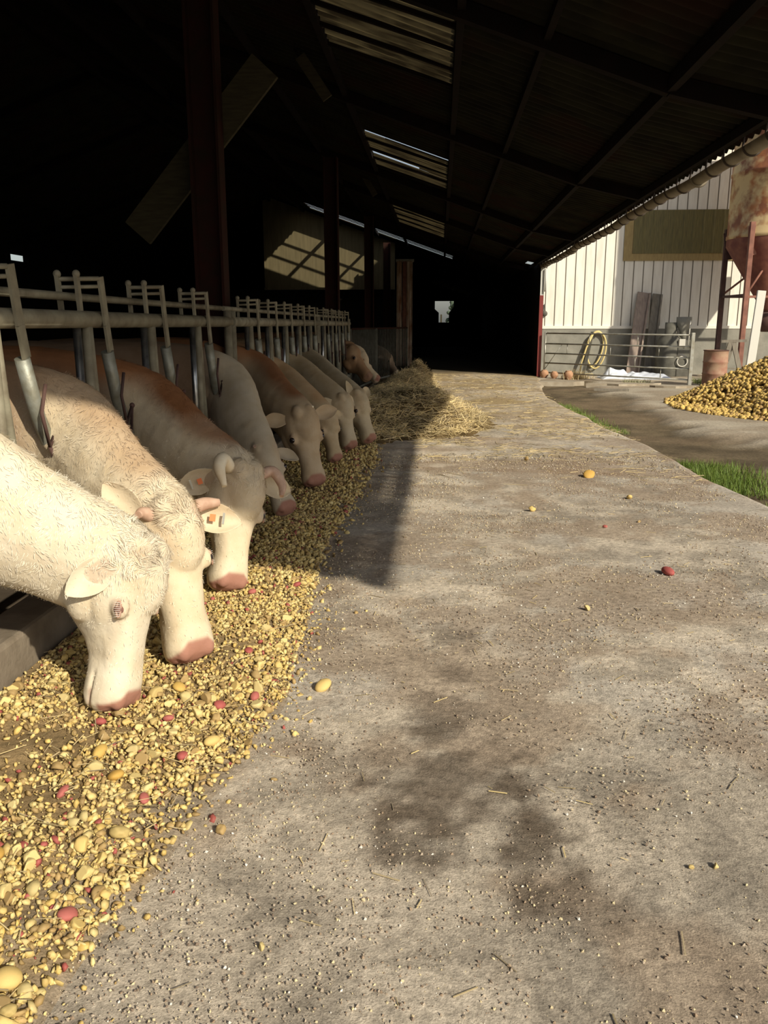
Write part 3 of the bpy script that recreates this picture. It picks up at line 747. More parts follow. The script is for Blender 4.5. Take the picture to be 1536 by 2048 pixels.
    legd = sstep(.6, .25, co[:, 2])[:, None] * (co[:, 0] < BX - .1)[:, None]; c = c * (1 - legd * .6) + np.array((.15, .10, .06)) * legd * .6
    root_loc = (S[0] - .6, S[1], 0)
    t = empty('cow', root_loc, label, 'cow', 'pale cows feeding through the barrier')
    m2.vertices.foreach_set('co', (co2 - np.array(root_loc)).astype(np.float32).ravel()); m2.materials.clear(); m2.materials.append(M_coat)
    a = m2.color_attributes.new('col', 'FLOAT_COLOR', 'POINT'); c4 = np.ones((n, 4), np.float32); c4[:, :3] = c; a.data.foreach_set('color', c4.ravel())
    m2.polygons.foreach_set('use_smooth', np.ones(len(m2.polygons), bool)); m2.update(); m2.name = 'cow_body'
    body = bpy.data.objects.new('body', m2); COL.objects.link(body); body.parent = t
    # eyes with lids and lashes
    for sg in (-1, 1):
        E = H_(.37, sg * (.226 if closed else .216), -.080); out = nrm(s * sg + U * .35)
        eb = MB().ball(tuple(E), (.022 if closed else .029) * L / .64, 14, 10).build('eye', M_lidd if closed else M_eye, t)
        lid = MB(); fwd = f * .030 * L / .64; upv = nrm(np.cross(out, f)) * .015 * L / .64
        if vox < .009:
            arc = [E + out * (.013 if closed else .017) + fwd * 1.05 * math.cos(q) + upv * (.55 if closed else 1.0) * math.sin(q) for q in np.linspace(0, 2 * PI, 18, endpoint=False)]
            lid.tube([tuple(p) for p in arc], .0045, 8, closed=True); lid.build('eyelid', M_pink, t)
            la = MB()
            for q in np.linspace(-1, 1, 8):
                sgn = 1.0 if upv @ U > 0 else -1.0
                p0 = E + out * (.018 if closed else .023) + fwd * q * .85 + upv * sgn * .5; p1 = p0 + out * .010 - upv * sgn * (1.4 if closed else .8) - U * .006 + fwd * q * .15
                la.tube([tuple(p0), tuple((p0 + p1) / 2 + out * .004), tuple(p1)], [.0007, .0006, .0003], 5)
            la.build('eyelashes', M_lash, t)
    for sg, pts, rad, hm in horns:
        hp = MB(); q = catmull([np.append(H_(*p), r) for p, r in zip(pts, rad)], 5)
        hp.tube([tuple(x[:3]) for x in q], [float(x[3]) for x in q], 12); hp.build('horn', hm, t)
    for k in tags:
        root, d, nv, wv, sg = earinfo[k]; cpt = root + d * (.45 * earlen * L) + nv * (.02)
        mt = MB(); mt.bar(tuple(cpt - wv * .016), tuple(cpt + wv * .016), .026, .005, up=tuple(nv)); mt.build('ear_tag', M_tag, t)
        mt = MB(); cp2 = root + d * (.66 * earlen * L) + nv * .022; mt.bar(tuple(cp2 - wv * .026), tuple(cp2 + wv * .026), .010, .006, up=tuple(nv)); mt.build('metal_tag', M_tagm, t) if sg * k != 9 else None
    # loose hair on the near animals
    if hair:
        V = co2; ntri = len(m2.polygons)
        lp = np.empty(len(m2.loops), np.int32); m2.loops.foreach_get('vertex_index', lp)
        ok = np.where((V[:, 0] > BX - .1) & (tt < .88))[0]
        fz = np.where((tt[ok] > -.25) & (tt[ok] < .16) & (bb[ok] > -.12), 3.0, 1.0) * np.where(tt[ok] > .4, .35, 1.0); fz *= np.where(np.exp(-((np.abs(aa[ok]) - .17) ** 2 + (bb[ok] + .13) ** 2 + (tt[ok] - .35) ** 2) / .005) > .2, 0.02, 1)
        pick = rng.choice(ok, hair, p=fz / fz.sum())
        p = V[pick] + rng.normal(0, vox * .4, (hair, 3)); nn = no[pick].astype(float)
        flow = (NC[10] - NC[-3]); flow = nrm(flow) * -.3 + V3(-.2, 0, -.8); flow = np.tile(flow, (hair, 1))
        flow = np.where((tt[pick] > .1)[:, None], f[None], flow)
        sw = np.stack([vnoise(p, 22, 5), vnoise(p, 22, 6), vnoise(p, 22, 7)], 1) - .5
        curl = (tt[pick] > -.3) & (tt[pick] < .14) & (bb[pick] > -.15)
        dirn = flow * .5 + sw * np.where(curl, 4.5, 1.3)[:, None] + rng.normal(0, .12, (hair, 3))
        dirn -= nn * (dirn * nn).sum(1)[:, None]; dirn /= np.linalg.norm(dirn, axis=1)[:, None] + 1e-9
        ridge = (no[pick, 2] > .55) & (tt[pick] < -.1)
        ln = rng.uniform(.012, .022, hair) * np.where(curl, 1.8, 1.0) * np.where(ridge & ~curl, 1.5, 1.0) * np.where(tt[pick] > .3, .6, 1.0)
        side = np.cross(dirn, nn); wdt = .0009
        a0 = p - nn * .001; a1 = p + dirn * (ln * .5)[:, None] + nn * (ln * .10 + .0008)[:, None]; a2 = p + dirn * ln[:, None] + nn * (ln * rng.uniform(.02, .2, hair) * np.where(ridge & ~curl, 2.2, 1))[:, None] + (sw * np.where(curl, .03, .006)[:, None])
        Vh = np.stack([a0 - side * wdt, a0 + side * wdt, a1 - side * wdt, a1 + side * wdt, a2], 1).reshape(-1, 3)
        b5 = (np.arange(hair) * 5)[:, None]; T = np.concatenate([b5 + np.array([[0, 1, 3]]), b5 + np.array([[0, 3, 2]]), b5 + np.array([[2, 3, 4]])])
        ch = np.repeat(c[pick] * rng.uniform(1.0, 1.25, (hair, 1)), 5, 0)
        np_mesh('hair', Vh, T, M_hair, ch, True, t, root_loc)
    return t

CREAM = (.66, .58, .44)
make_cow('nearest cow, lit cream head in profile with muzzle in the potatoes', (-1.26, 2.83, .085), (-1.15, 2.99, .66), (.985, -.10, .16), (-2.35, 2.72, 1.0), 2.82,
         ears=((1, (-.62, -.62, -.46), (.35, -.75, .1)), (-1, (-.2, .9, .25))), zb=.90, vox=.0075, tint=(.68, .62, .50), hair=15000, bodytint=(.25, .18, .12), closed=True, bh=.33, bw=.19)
make_cow('second cow from the front, sunlit, with a short brown horn and pink nose', (-1.08, 3.27, .10), (-1.16, 3.36, .735), (.76, -.62, .2), (-2.35, 3.72, 1.0), 3.86,
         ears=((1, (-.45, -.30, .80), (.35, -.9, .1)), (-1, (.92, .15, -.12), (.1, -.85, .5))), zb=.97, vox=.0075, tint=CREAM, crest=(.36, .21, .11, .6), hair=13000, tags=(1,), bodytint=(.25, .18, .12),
         horns=((-1, [(.02, -.15, -.05), (.0, -.26, -.03), (.01, -.36, -.0)], [.032, .029, .017], M_hornb), (1, [(.02, .15, -.05), (.0, .22, -.03), (.01, .27, -.0)], [.032, .026, .015], M_hornb)))
make_cow('third cow from the front, curved pale horns and a metal ear tag, brown-crested neck', (-1.17, 4.24, .10), (-1.09, 4.43, .72), (.72, -.66, .2), (-2.35, 4.78, 1.0), 4.92,
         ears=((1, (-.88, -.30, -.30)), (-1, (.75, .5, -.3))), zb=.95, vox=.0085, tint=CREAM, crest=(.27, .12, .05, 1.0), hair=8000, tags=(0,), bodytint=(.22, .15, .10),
         horns=((1, [(.02, .15, -.03), (-.04, .26, .02), (.06, .33, .09), (.22, .30, .14)], [.036, .036, .032, .014], M_hornp), (-1, [(.02, -.15, -.03), (-.03, -.26, .0), (.08, -.33, .05), (.20, -.30, .10)], [.032, .031, .026, .012], M_hornb)))
make_cow('fourth cow from the front, grey-white neck in shade, head low behind the horned cow', (-1.16, 6.05, .10), (-1.38, 6.22, .57), (.55, -.75, .35), (-2.35, 6.75, 1.0), 6.86,
         ears=((1, (-.85, -.4, -.2)), (-1, (.95, -.10, -.22))), zb=.96, vox=.011, tint=(.50, .44, .345), bodytint=(.22, .15, .10), earlen=.40,
         horns=((1, [(.03, .10, -.02), (.0, .13, .05)], [.024, .014], M_hornb), (-1, [(.03, -.10, -.02), (.0, -.13, .05)], [.024, .014], M_hornb)))
make_cow('fifth cow from the front, shaded face turned to the lane, brown neck and pink nose', (-1.12, 7.22, .10), (-1.24, 7.32, .74), (.50, -.85, .15), (-2.35, 8.0, 1.0), 8.08,
         ears=((1, (-.92, -.3, -.05)), (-1, (.85, .35, .25))), zb=.95, vox=.011, tint=(.50, .40, .28), crest=(.28, .13, .06, 1.0), bodytint=(.20, .13, .08),
         horns=((1, [(.02, .09, -.02), (-.03, .12, .02)], [.022, .012], M_hornb), (-1, [(.02, -.11, -.05), (-.06, -.17, -.03)], [.02, .012], M_hornp)))
make_cow('sixth cow from the front, head low beside the pink-nosed face', (-1.10, 8.55, .10), (-1.19, 8.62, .60), (.65, -.74, .2), (-2.35, 9.2, .95), 9.2,
         zb=.82, vox=.014, tint=(.50, .41, .28), crest=(.50, .30, .15, .5), bodytint=(.20, .13, .08))
make_cow('seventh cow from the front, pale face between two others in the shade', (-1.05, 9.47, .10), (-1.14, 9.55, .68), (.75, -.62, .2), (-2.35, 10.25, .95), 10.3,
         zb=.86, vox=.014, tint=(.52, .45, .33), crest=(.5, .36, .2, .4), bodytint=(.20, .13, .08))
make_cow('eighth cow from the front, last of the row, one ear upright, beside the straw', (-.87, 10.0, .10), (-1.02, 10.12, .68), (.80, -.55, .2), (-2.35, 11.35, .95), 11.3,
         ears=((1, (-.1, -.1, 1)), (-1, (.3, .6, .4))), zb=.90, vox=.014, tint=(.50, .43, .31), bodytint=(.20, .13, .08))
make_cow('brown young cow with raised head beyond the row, looking over the straw', (-1.36, 15.6, .50), (-1.70, 15.9, 1.03), (.85, -.35, .6), (-2.6, 16.2, .98), 16.1,
         zb=.98, vox=.016, tint=(.34, .21, .12), bodytint=(.2, .11, .06), pink=(.25, .15, .1), bh=.24)
make_cow('pale-nosed cow half hidden behind the brown young cow', (-1.30, 17.2, .36), (-1.66, 17.4, .80), (.85, -.35, .5), (-2.7, 17.7, .98), 17.6,
         zb=.9, vox=.018, tint=(.62, .52, .38), bodytint=(.2, .11, .06), bh=.22)
make_cow('farthest cow, dark with a pale nose, low by the end of the bar gate', (-1.18, 22.6, .16), (-1.45, 22.9, .66), (.85, -.35, .5), (-2.6, 23.3, .95), 23.2,
         zb=.8, vox=.02, tint=(.20, .15, .11), bodytint=(.12, .08, .06), pink=(.6, .5, .42), bh=.2)

# ------------------------------------------------------------------ feed: potatoes
def chunk_protos(n, cut=.5, sub=2, seed=0):
    out = []
    for i in range(n):
        V, T = ico(sub); V = V * (1 + .55 * (vnoise(V + i * 7.3 + seed, 1.6, 3)[:, None] - .5))
        for q in range(2 if rng.random() < cut else 1):
            if rng.random() < cut + .2:
                d = rng.normal(size=3); d /= np.linalg.norm(d); h = rng.uniform(.1, .55); k = V @ d; V = np.where((k > h)[:, None], V - np.outer(k - h, d), V)
        out.append((V, T))
    return out
PR_A = chunk_protos(24, .8, 1, 1); PR_B = chunk_protos(12, .7, 2, 50)
def potcol(n, red=.03):
    r = rng.random(n)[:, None]; base = np.array([.64, .46, .15]) * (1 - r) + np.array([.72, .60, .29]) * r
    k = rng.random(n); base[k < .28] = np.array([.40, .28, .12]) * rng.uniform(.8, 1.2, ((k < .28).sum(), 1)); base[k > 1 - red] = np.array([.38, .10, .085])
    return base * rng.uniform(.8, 1.1, (n, 1))
# bed of mash below the pieces
xs = np.linspace(0, 1, 60); ys = np.arange(.6, 11.6, .035)
U_, Y_, T_ = grid(xs, ys); E_ = feed_edge(Y_)
X_ = -1.73 + U_ * (E_ + .10 + 1.73) + (vnoise(np.stack([Y_, Y_ * 0, Y_ * 0], 1), 5, 2) - .5) * .10 * U_
P_ = np.stack([X_, Y_, X_ * 0], 1); hgt = .075 * np.clip((E_ + .06 - X_) / .35, 0, 1) ** .7
def feed_z(x, y):
    x = np.asarray(x, float); y = np.asarray(y, float)
    return .075 * np.clip((feed_edge(y) + .06 - x) / .35, 0, 1) ** .7 * (1 - sstep(10.8, 11.6, y))
Z_ = feed_z(X_, Y_) + (fbm(P_, 14, 6, 3) - .5) * .018 * (hgt > .004) - .006
k = fbm(P_, 7, 88, 4)[:, None]; c = np.array([.33, .235, .12])[None] * (.45 + .95 * k); ke = sstep(.72, 1.0, U_ + (fbm(P_, 6, 3, 3) - .5) * .5)[:, None]; c = c * (1 - ke) + np.array([.30, .245, .18]) * ke; Z_ -= .012 * sstep(.93, 1, U_)
tag(np_mesh('crushed_feed', np.stack([X_, Y_, Z_], 1), T_, M_lane, c), 'brown mash of crushed potatoes and meal spread along the feed barrier', 'feed', kind='stuff')

def scatter(n, y0, y1, spread=0.0, pw=1.0):
    y = y0 + (y1 - y0) * rng.random(n) ** pw; e = feed_edge(y); x = e + .03 - (e + 1.75) * rng.random(n) + np.abs(rng.normal(0, spread, n)) * (rng.random(n) < .25)
    return x, y
def dens(x, y): return fbm(np.stack([x, y, x * 0], 1), 3.2, 66, 3)
parts = []
for (n, y0, y1, s0, s1, spread, PRs) in ((24000, 1.1, 4.2, .004, .0175, .09, PR_A), (10000, 4.2, 7.5, .007, .024, .08, PR_A), (5000, 7.5, 11.0, .010, .027, .07, PR_A)):
    x, y = scatter(n, y0, y1, spread); keep = (dens(x, y) + rng.random(n) * .35 > .52); x, y = x[keep], y[keep]; n = len(x)
    s = s0 + (s1 - s0) * rng.random(n) ** 1.7; s = s[:, None] * rng.uniform(.5, 1.3, (n, 3)); s[:, 2] *= .6
    z = feed_z(x, y) + s.mean(1) * .25
    parts.append((np.stack([x, y, z], 1), rotmats(n), s, potcol(n), PRs))
for i, (p, r, s, c, PRs) in enumerate(parts):
    tag(bulk('crushed_potatoes', PRs, p, r, s, c, M_pot),
        ['crushed yellow potato bits strewn under the nearest cows', 'crushed potato bits in the middle stretch of the feed row', 'shaded crushed potato bits at the far stretch of the feed row'][i], 'potatoes', kind='stuff')
# larger pieces, each its own object
def proto_mesh(name, V, T, m, col):
    o = np_mesh(name, V, T, m, np.tile(col, (len(V), 1))); me = o.data; bpy.data.objects.remove(o); return me
pieces = [proto_mesh('potato_piece', *PR, M_pot, potcol(1, 0)[0]) for PR in chunk_protos(16, .8, 3, 200)]
wholeV, wholeT = ico(3)
def whole(col, seed):
    V = wholeV * np.array([1.25, .95, .85]); V = V * (1 + .14 * (vnoise(wholeV + seed, 1.3, 2)[:, None] - .5))
    return proto_mesh('whole_potato', V, wholeT, M_pot, np.array(col))
yellow_whole = [whole((.62, .42, .12), 3), whole((.58, .36, .09), 9), whole((.70, .52, .2), 15)]
red_whole = [whole((.40, .10, .09), 5), whole((.45, .14, .12), 11)]
def put(me, name, x, y, r, label, group=None, cat='potato', z=None):
    o = bpy.data.objects.new(name, me); COL.objects.link(o)
    s = r * rng.uniform(.85, 1.15, 3); s[2] *= .8
    o.scale = s; o.rotation_euler = (rng.uniform(-.5, .5), rng.uniform(-.5, .5), rng.uniform(0, 6.28))
    o.location = (x, y, (float(feed_z(x, y)) if z is None else z) + r * .62)
    return tag(o, label, cat, group)
x, y = scatter(700, 1.25, 3.9, 0, 1.3); k = dens(x, y) + rng.random(700) * .2 > .52; x, y = x[k][:235], y[k][:235]
for i in range(len(x)):
    put(pieces[i % 16], 'potato_piece', float(x[i]), float(y[i]), float(.014 + .014 * rng.random() ** 1.4), *[q for lim, *q in ((1.75, 'yellow potato piece in the very bottom left corner of the feed row', 'yellow potato pieces in the bottom left corner'), (2.25, 'yellow potato piece in the lower left stretch of feed, above the corner', 'yellow potato pieces in the lower left stretch'),
        (2.75, 'yellow potato piece just below the nearest muzzle', 'yellow potato pieces below the nearest muzzle'), (3.3, 'yellow potato piece beside the two nearest muzzles', 'yellow potato pieces beside the two nearest muzzles'), (9, 'yellow potato piece between the second and third muzzles', 'yellow potato pieces between second and third muzzles')) if float(y[i]) < lim][0])
x, y = scatter(16, 1.4, 4.5)
for i, (px, py, r, lab) in enumerate(((-1.13, 2.46, .026, 'glossy yellow whole potato half way between the nearest muzzle and the bottom left corner'), (-1.02, 2.32, .027, 'whole yellow-brown potato just right of and below the glossy one'),
        (-.96, 1.52, .03, 'orange-yellow whole potato at the very bottom left of the feed row'), (-1.02, 2.98, .024, 'whole yellow potato just right of the nearest muzzle'), (-1.20, 1.90, .026, 'pale whole potato by the left side of the feed row'),
        (-.79, 2.62, .026, 'whole tan potato near the lane-side edge of the feed'))): put(yellow_whole[i % 3], 'potato', px, py, r, lab, 'whole yellow potatoes on the feed row')
for i, (px, py, lab) in enumerate(((-1.22, 2.68, 'red potato left below the nearest muzzle, alone among straw'), (-1.15, 2.22, 'red potato at the left, in the lower half of the feed row'), (-.83, 2.88, 'largest red potato, with a yellow cut side, right of the nearest muzzle'),
        (-.90, 2.24, 'red potato deep in the middle of the yellow pieces'), (-.84, 3.42, 'red potato right of the second cow muzzle'), (-.98, 2.72, 'pinkish red potato just below the nearest muzzle'), (-.80, 4.45, 'dark red potato near the edge of the roof shadow'),
        (-.92, 1.74, 'red potato at the bottom left near the bare lane'), (-1.30, 3.10, 'reddish crushed potato left behind the nearest muzzle'), (-.72, 3.0, 'dark red potato close to the lane-side edge of the feed'), (-.86, 2.50, 'red potato right of the yellow-brown whole one'), (-1.0, 4.2, 'small red potato at the third cow muzzle'))):
    put(red_whole[i % 2], 'red_potato', px, py, .020, lab, 'red-skinned potatoes in the feed row')
for (px, py, r, me, lab) in ((1.52, 8.26, .05, yellow_whole[1], 'large yellow-brown potato standing alone on the far lane'), (1.42, 4.94, .038, red_whole[0], 'dark red potato with a cut white side alone on the lane'),
                        (-.47, 3.18, .034, yellow_whole[2], 'pale yellow potato just off the edge of the feed row'), (.78, 6.68, .028, pieces[1], 'tan potato chunk on the lane left of the green edge'),
                        (1.69, 7.22, .028, yellow_whole[2], 'small pale potato behind the red one, towards the grass'), (.80, 2.10, .013, pieces[3], 'flat pale crumb of potato at the near right of the lane'),
                        (.73, 2.09, .008, pieces[4], 'tiny pale potato bit beside the flat crumb at near right'), (-.64, 2.17, .018, pieces[5], 'potato chip lying just outside the near feed edge'),
                        (.81, 4.26, .018, pieces[6], 'small beige potato bit in the middle of the lane'), (1.27, 6.14, .016, red_whole[1], 'tiny pinkish potato bit on the lane beyond the red potato'),
                        (1.56, 6.32, .017, pieces[8], 'tiny pale potato bit right of the pinkish one'), (-.42, 1.71, .010, pieces[9], 'small round crumb at the bottom left of the bare lane'),
                        (1.0, 9.3, .03, pieces[2], 'tan potato piece on the lane near the spilled straw')):
    put(me, 'stray_potato', px, py, r, lab, z=0.0)

# stray bits on the lane
n = 90000
y = 1.2 + 8.5 * rng.random(n) ** 1.5; x = rng.uniform(-.95, 2.6, n)
d = fbm(np.stack([x, y, x * 0], 1), 1.6, 91, 4) + np.exp(-np.abs(x - feed_edge(y)) / .22) * .28
k = d + rng.random(n) * .35 > .66; x, y = x[k], y[k]; n = len(x)
s = (.0009 + .0036 * rng.random(n) ** 2.2)[:, None] * rng.uniform(.6, 1.4, (n, 3)) * (1 + .07 * y)[:, None]
cc = np.array([[.40, .33, .25], [.30, .22, .15], [.62, .52, .32], [.20, .15, .11], [.70, .66, .58]])[rng.choice(5, n, p=[.35, .25, .2, .15, .05])]
octa = (np.array([[1, 0, 0], [-1, 0, 0], [0, 1, 0], [0, -1, 0], [0, 0, 1], [0, 0, -1.]]), np.array([[0, 2, 4], [2, 1, 4], [1, 3, 4], [3, 0, 4], [2, 0, 5], [1, 2, 5], [3, 1, 5], [0, 3, 5]]))
tag(bulk('grit', [octa], np.stack([x, y, s[:, 2] * .4 + .002], 1), rotmats(n, .5), s, cc, M_crumb, False), 'grit and meal crumbs scattered over the concrete lane', 'grit', kind='stuff')

# straw stalks
stalk = (np.array([[-1, -1, -1], [-1, 1, -1], [-1, 1, 1], [-1, -1, 1], [1, -1, -1], [1, 1, -1], [1, 1, 1], [1, -1, 1.]]) * .5,
         np.array([[0, 1, 2, 3], [7, 6, 5, 4], [0, 4, 5, 1], [1, 5, 6, 2], [2, 6, 7, 3], [3, 7, 4, 0]]))
def stalkcol(n): return (np.array([.58, .46, .22])[None] * rng.uniform(.35, 1.3, (n, 1)) + np.array([.05, .05, .08])[None] * rng.random((n, 1)))
def straw(name, label, x, y, z, ln, th, tilt, cat='straw'):
    n = len(x); s = np.stack([ln, th, th * .6], 1)
    return tag(bulk(name, [stalk], np.stack([x, y, z], 1), rotmats(n, tilt), s, stalkcol(n), M_straw, False), label, cat, kind='stuff')
n = 260; y = 1.2 + 5.5 * rng.random(n) ** 1.2; x = rng.uniform(-.7, 2.4, n); straw('lane_straw', 'loose straw stalks scattered on the near lane', x, y, np.full(n, .006), rng.uniform(.015, .085, n), rng.uniform(.0016, .0036, n), .03)
n = 900; x, y = scatter(n, 1.1, 6.5, 0); straw('feed_straw', 'straw stalks mixed in with the crushed potatoes', x, y, feed_z(x, y) + .02, rng.uniform(.02, .15, n) * (rng.random(n) ** .5), rng.uniform(.0014, .003, n), .16)
n = 2600; y = rng.normal(11.2, 1.5, n); x = -.3 + rng.random(n) ** 1.3 * 3.1; k = (fbm(np.stack([x * .6, y * 1.8, x * 0], 1), .9, 33, 3) + rng.random(n) * .3 > .62) & (y < 26) & (y > 7.6) & (x < slab_edge(y)); x, y = x[k], y[k]; n = len(x)
straw('spilled_straw', 'thin spilled straw in bands across the lane beside the heap', x, y, np.full(n, .008), rng.uniform(.05, .24, n), rng.uniform(.003, .006, n), .05)
n = 1500; y = rng.uniform(13, 26, n); x = rng.uniform(-.9, 2.4, n); straw('trodden_straw', 'flattened straw trodden into the far end of the lane', x, y, np.full(n, .008), rng.uniform(.05, .2, n), rng.uniform(.004, .008, n), .04)

# straw heap: mound and stalks
def heap_z(x, y):
    a = .50 * np.exp(-(((x + .15) / .62) ** 2 + ((y - 13.1) / 1.25) ** 2)) + .38 * np.exp(-(((x + 1.0) / .6) ** 2 + ((y - 14.6) / 2.4) ** 2)) + .45 * np.exp(-(((x + .75) / .5) ** 2 + ((y - 19.5) / 2.8) ** 2)) + .26 * np.exp(-(((x + 1.2) / .5) ** 2 + ((y - 12.0) / 1.0) ** 2)) + .5 * np.exp(-(((x + .62) / .30) ** 2 + ((y - 24) / 1.6) ** 2))
    return a
X_, Y_, T_ = grid(np.arange(-1.8, 1.3, .05), np.arange(10.3, 27.0, .08)); P_ = np.stack([X_, Y_, X_ * 0], 1)
Z_ = heap_z(X_, Y_) * (.8 + .4 * fbm(P_, 2.2, 44, 3)) + (fbm(P_, 7, 45, 3) - .5) * .06 - .035
c = np.array([.17, .115, .05])[None] * (.4 + fbm(P_, 6, 46, 3)[:, None])
keep = (Z_[T_].max(1) > -.02)
hp = np_mesh('straw_heap', np.stack([X_, Y_, Z_], 1), T_[keep], M_lane, c, off=(-.3, 14, 0)); tag(hp, 'long heap of loose straw lying in front of the far barrier', 'straw', kind='stuff')
n = 26000; y = 10.4 + 15.5 * rng.random(n) ** 1.5; x = rng.uniform(-1.7, 1.2, n); hz = heap_z(x, y); k = hz > .03 + .05 * rng.random(n); x, y, hz = x[k], y[k], hz[k]; n = len(x)
z = .005 + hz * (.8 + .4 * fbm(np.stack([x, y, x * 0], 1), 2.2, 44, 3)) + rng.normal(-.005, .02, n)
s = np.stack([rng.uniform(.06, .26, n), rng.uniform(.003, .0065, n), rng.uniform(.002, .004, n)], 1)
bulk('stalks', [stalk], np.stack([x, y, z], 1), rotmats(n, .55), s, stalkcol(n) * (.5 + 1.3 * fbm(np.stack([x, y, x * 0], 1), 3, 7, 3))[:, None], M_straw, False, hp)['kind'] = 'stuff'

# ------------------------------------------------------------------ potato pile on the yard
pc = np.array([8.5, 16.35]); PR_, PHt = 3.75, 1.95
def pile_z(x, y):
    a = np.arctan2(y - pc[1], x - pc[0]); r = np.hypot(x - pc[0], y - pc[1]) / (PR_ * (1 + .07 * np.sin(3 * a + 1) + .04 * np.sin(7 * a)))
    return PHt * np.clip(1 - r, 0, 1) ** 1.0 - .07
X_, Y_, T_ = grid(np.arange(4.2, 12.6, .12), np.arange(12, 20.6, .12)); Z_ = pile_z(X_, Y_) - .05
keep = Z_[T_].max(1) > -.13
pile = np_mesh('potato_pile', np.stack([X_, Y_, Z_], 1), T_[keep], M_lane, np.tile(np.array([.30, .20, .08]), (len(X_), 1)), off=(pc[0], pc[1], 0))
tag(pile, 'big heap of yellow potatoes tipped on the yard at the right', 'potatoes', kind='stuff')
n = 15000; a = rng.uniform(0, 2 * PI, n); r = np.sqrt(rng.random(n)) * PR_ * 1.06; x = pc[0] + r * np.cos(a); y = pc[1] + r * np.sin(a)
k = (x < 9.2) & (y < 19.6) & ((y < 17) | (x < 8.5)); x, y = x[k], y[k]; n = len(x)
s = rng.uniform(.030, .055, n)[:, None] * np.stack([np.full(n, 1.25), np.full(n, .95), np.full(n, .85)], 1)
z = np.maximum(pile_z(x, y), -.07) + rng.uniform(.0, .05, n)
c = np.array([.68, .48, .15])[None] * rng.uniform(.7, 1.15, (n, 1)); k = rng.random(n) < .2; c[k] = np.array([.42, .28, .11])
bulk('potatoes', [ico(1)], np.stack([x, y, z], 1), rotmats(n), s, c, M_pot, True, pile)['kind'] = 'stuff'

# ------------------------------------------------------------------ grass, weeds
blade = (np.array([[-.5, 0, 0], [.5, 0, 0], [-.35, .12, .5], [.35, .12, .5], [0, .4, 1.0]]), np.array([[0, 1, 3], [0, 3, 2], [2, 3, 4]]))
def grass(name, label, x, y, z, h, colr, cat='grass', tilt=.35, wd=.006):
    n = len(x); s = np.stack([np.full(n, wd), h * .8, h], 1); c = np.array(colr)[None] * rng.uniform(.55, 1.4, (n, 1)) + np.array([.08, .05, 0])[None] * rng.random((n, 1)) * .6
    return tag(bulk(name, [blade], np.stack([x, y, z], 1), rotmats(n, tilt), s, c, M_grass, False), label, cat, kind='stuff')
def strip(n, y0, y1, w0, off=0.0):
    y = rng.uniform(y0, y1, n); x = slab_edge(y) + off + np.abs(rng.normal(0, w0, n)); k = fbm(np.stack([x, y, x * 0], 1), 1.6, 27, 3) + rng.random(n) * .2 > .52; return x[k], y[k]
x, y = strip(9000, 6.2, 9.7, .35, .05); grass('grass_strip', 'green grass growing along the near right edge of the lane slab', x, y, np.full(len(x), -.12), rng.uniform(.04, .13, len(x)), (.10, .17, .03))
x, y = strip(3600, 12.4, 17.0, .14, .0); grass('grass_tufts', 'low green tufts in the crack between slab and mud', x, y, np.full(len(x), -.10), rng.uniform(.03, .10, len(x)), (.12, .19, .04))
n = 500; x = 3.98 + rng.normal(0, .2, n); y = 24.5 + rng.normal(0, .12, n); grass('dry_grass_tuft', 'dry straw-coloured tuft of grass at the foot of the gate', x, y, np.full(n, -.05), rng.uniform(.1, .34, n), (.50, .40, .22), wd=.012)
n = 500; x = rng.uniform(6.9, 7.6, n); y = 23.0 + rng.normal(0, .2, n); grass('weeds', 'green weeds between the gate end and the rusty drum', x, y, np.full(n, -.06), rng.uniform(.08, .22, n), (.13, .16, .06), wd=.012)
n = 300; x = rng.uniform(5.0, 5.7, n); y = 22.9 + rng.normal(0, .1, n); grass('pale_weeds', 'pale weeds growing by the bottom rail of the gate', x, y, np.full(n, -.06), rng.uniform(.06, .17, n), (.30, .30, .18), wd=.012)

# ------------------------------------------------------------------ white building
yW = 27.2; zL = 1.40
rb = MB(); V = []; Fc = []; xs_w = []
x = 3.05; pitch = .30
while x < 22:
    xs_w += [(x, 0), (x + pitch - .035, 0), (x + pitch - .025, .02), (x + pitch - .010, .02)]; x += pitch
for xx, d in xs_w: V.append((xx, yW + d, zL + .06)); V.append((xx, yW + d, 9.0))
rb.add(V, [(2 * i, 2 * i + 2, 2 * i + 3, 2 * i + 1) for i in range(len(xs_w) - 1)])
ww = rb.build('wall_back', M_white); ww.data.materials.append(M_seam); tag(ww, kind='structure')
for i, pl in enumerate(ww.data.polygons):
    if i % 4 in (1, 2, 3): pl.material_index = 1
tag(MB().box((3.05, yW + .03, -.1), (22, yW + .3, 9.0)).build('wall_back_core', M_block), kind='structure')
tag(MB().box((3.05, yW - .06, zL - .02), (22, yW + .05, zL + .07)).build('trim_3', M_trimw), kind='structure')
tag(MB().box((3.05, yW - .04, -.12), (22, yW + .03, zL - .02)).build('wall_back_base', M_block), kind='structure')
tag(MB().box((2.8, yW - .4, 9.0), (22.3, yW + 8, 9.2)).build('ceiling_back', M_dark), kind='structure')
t = empty('cladding_band', (7.2, yW - .03, 4.1), 'wide olive-brown translucent band set into the white cladding', 'panel')
MB().box((5.68, yW - .035, 3.45), (9.9, yW - .01, 4.95)).build('border', M_olivl, t)
V = []; q = np.arange(5.95, 9.9, .05)
for i, xx in enumerate(q): dd = .012 if i % 6 == 0 else 0; V += [(xx, yW - .045 - dd, 3.66), (xx, yW - .045 - dd, 4.94)]
MB().add(V, [(2 * i, 2 * i + 2, 2 * i + 3, 2 * i + 1) for i in range(len(q) - 1)]).build('dark_sheet', M_olive, t)
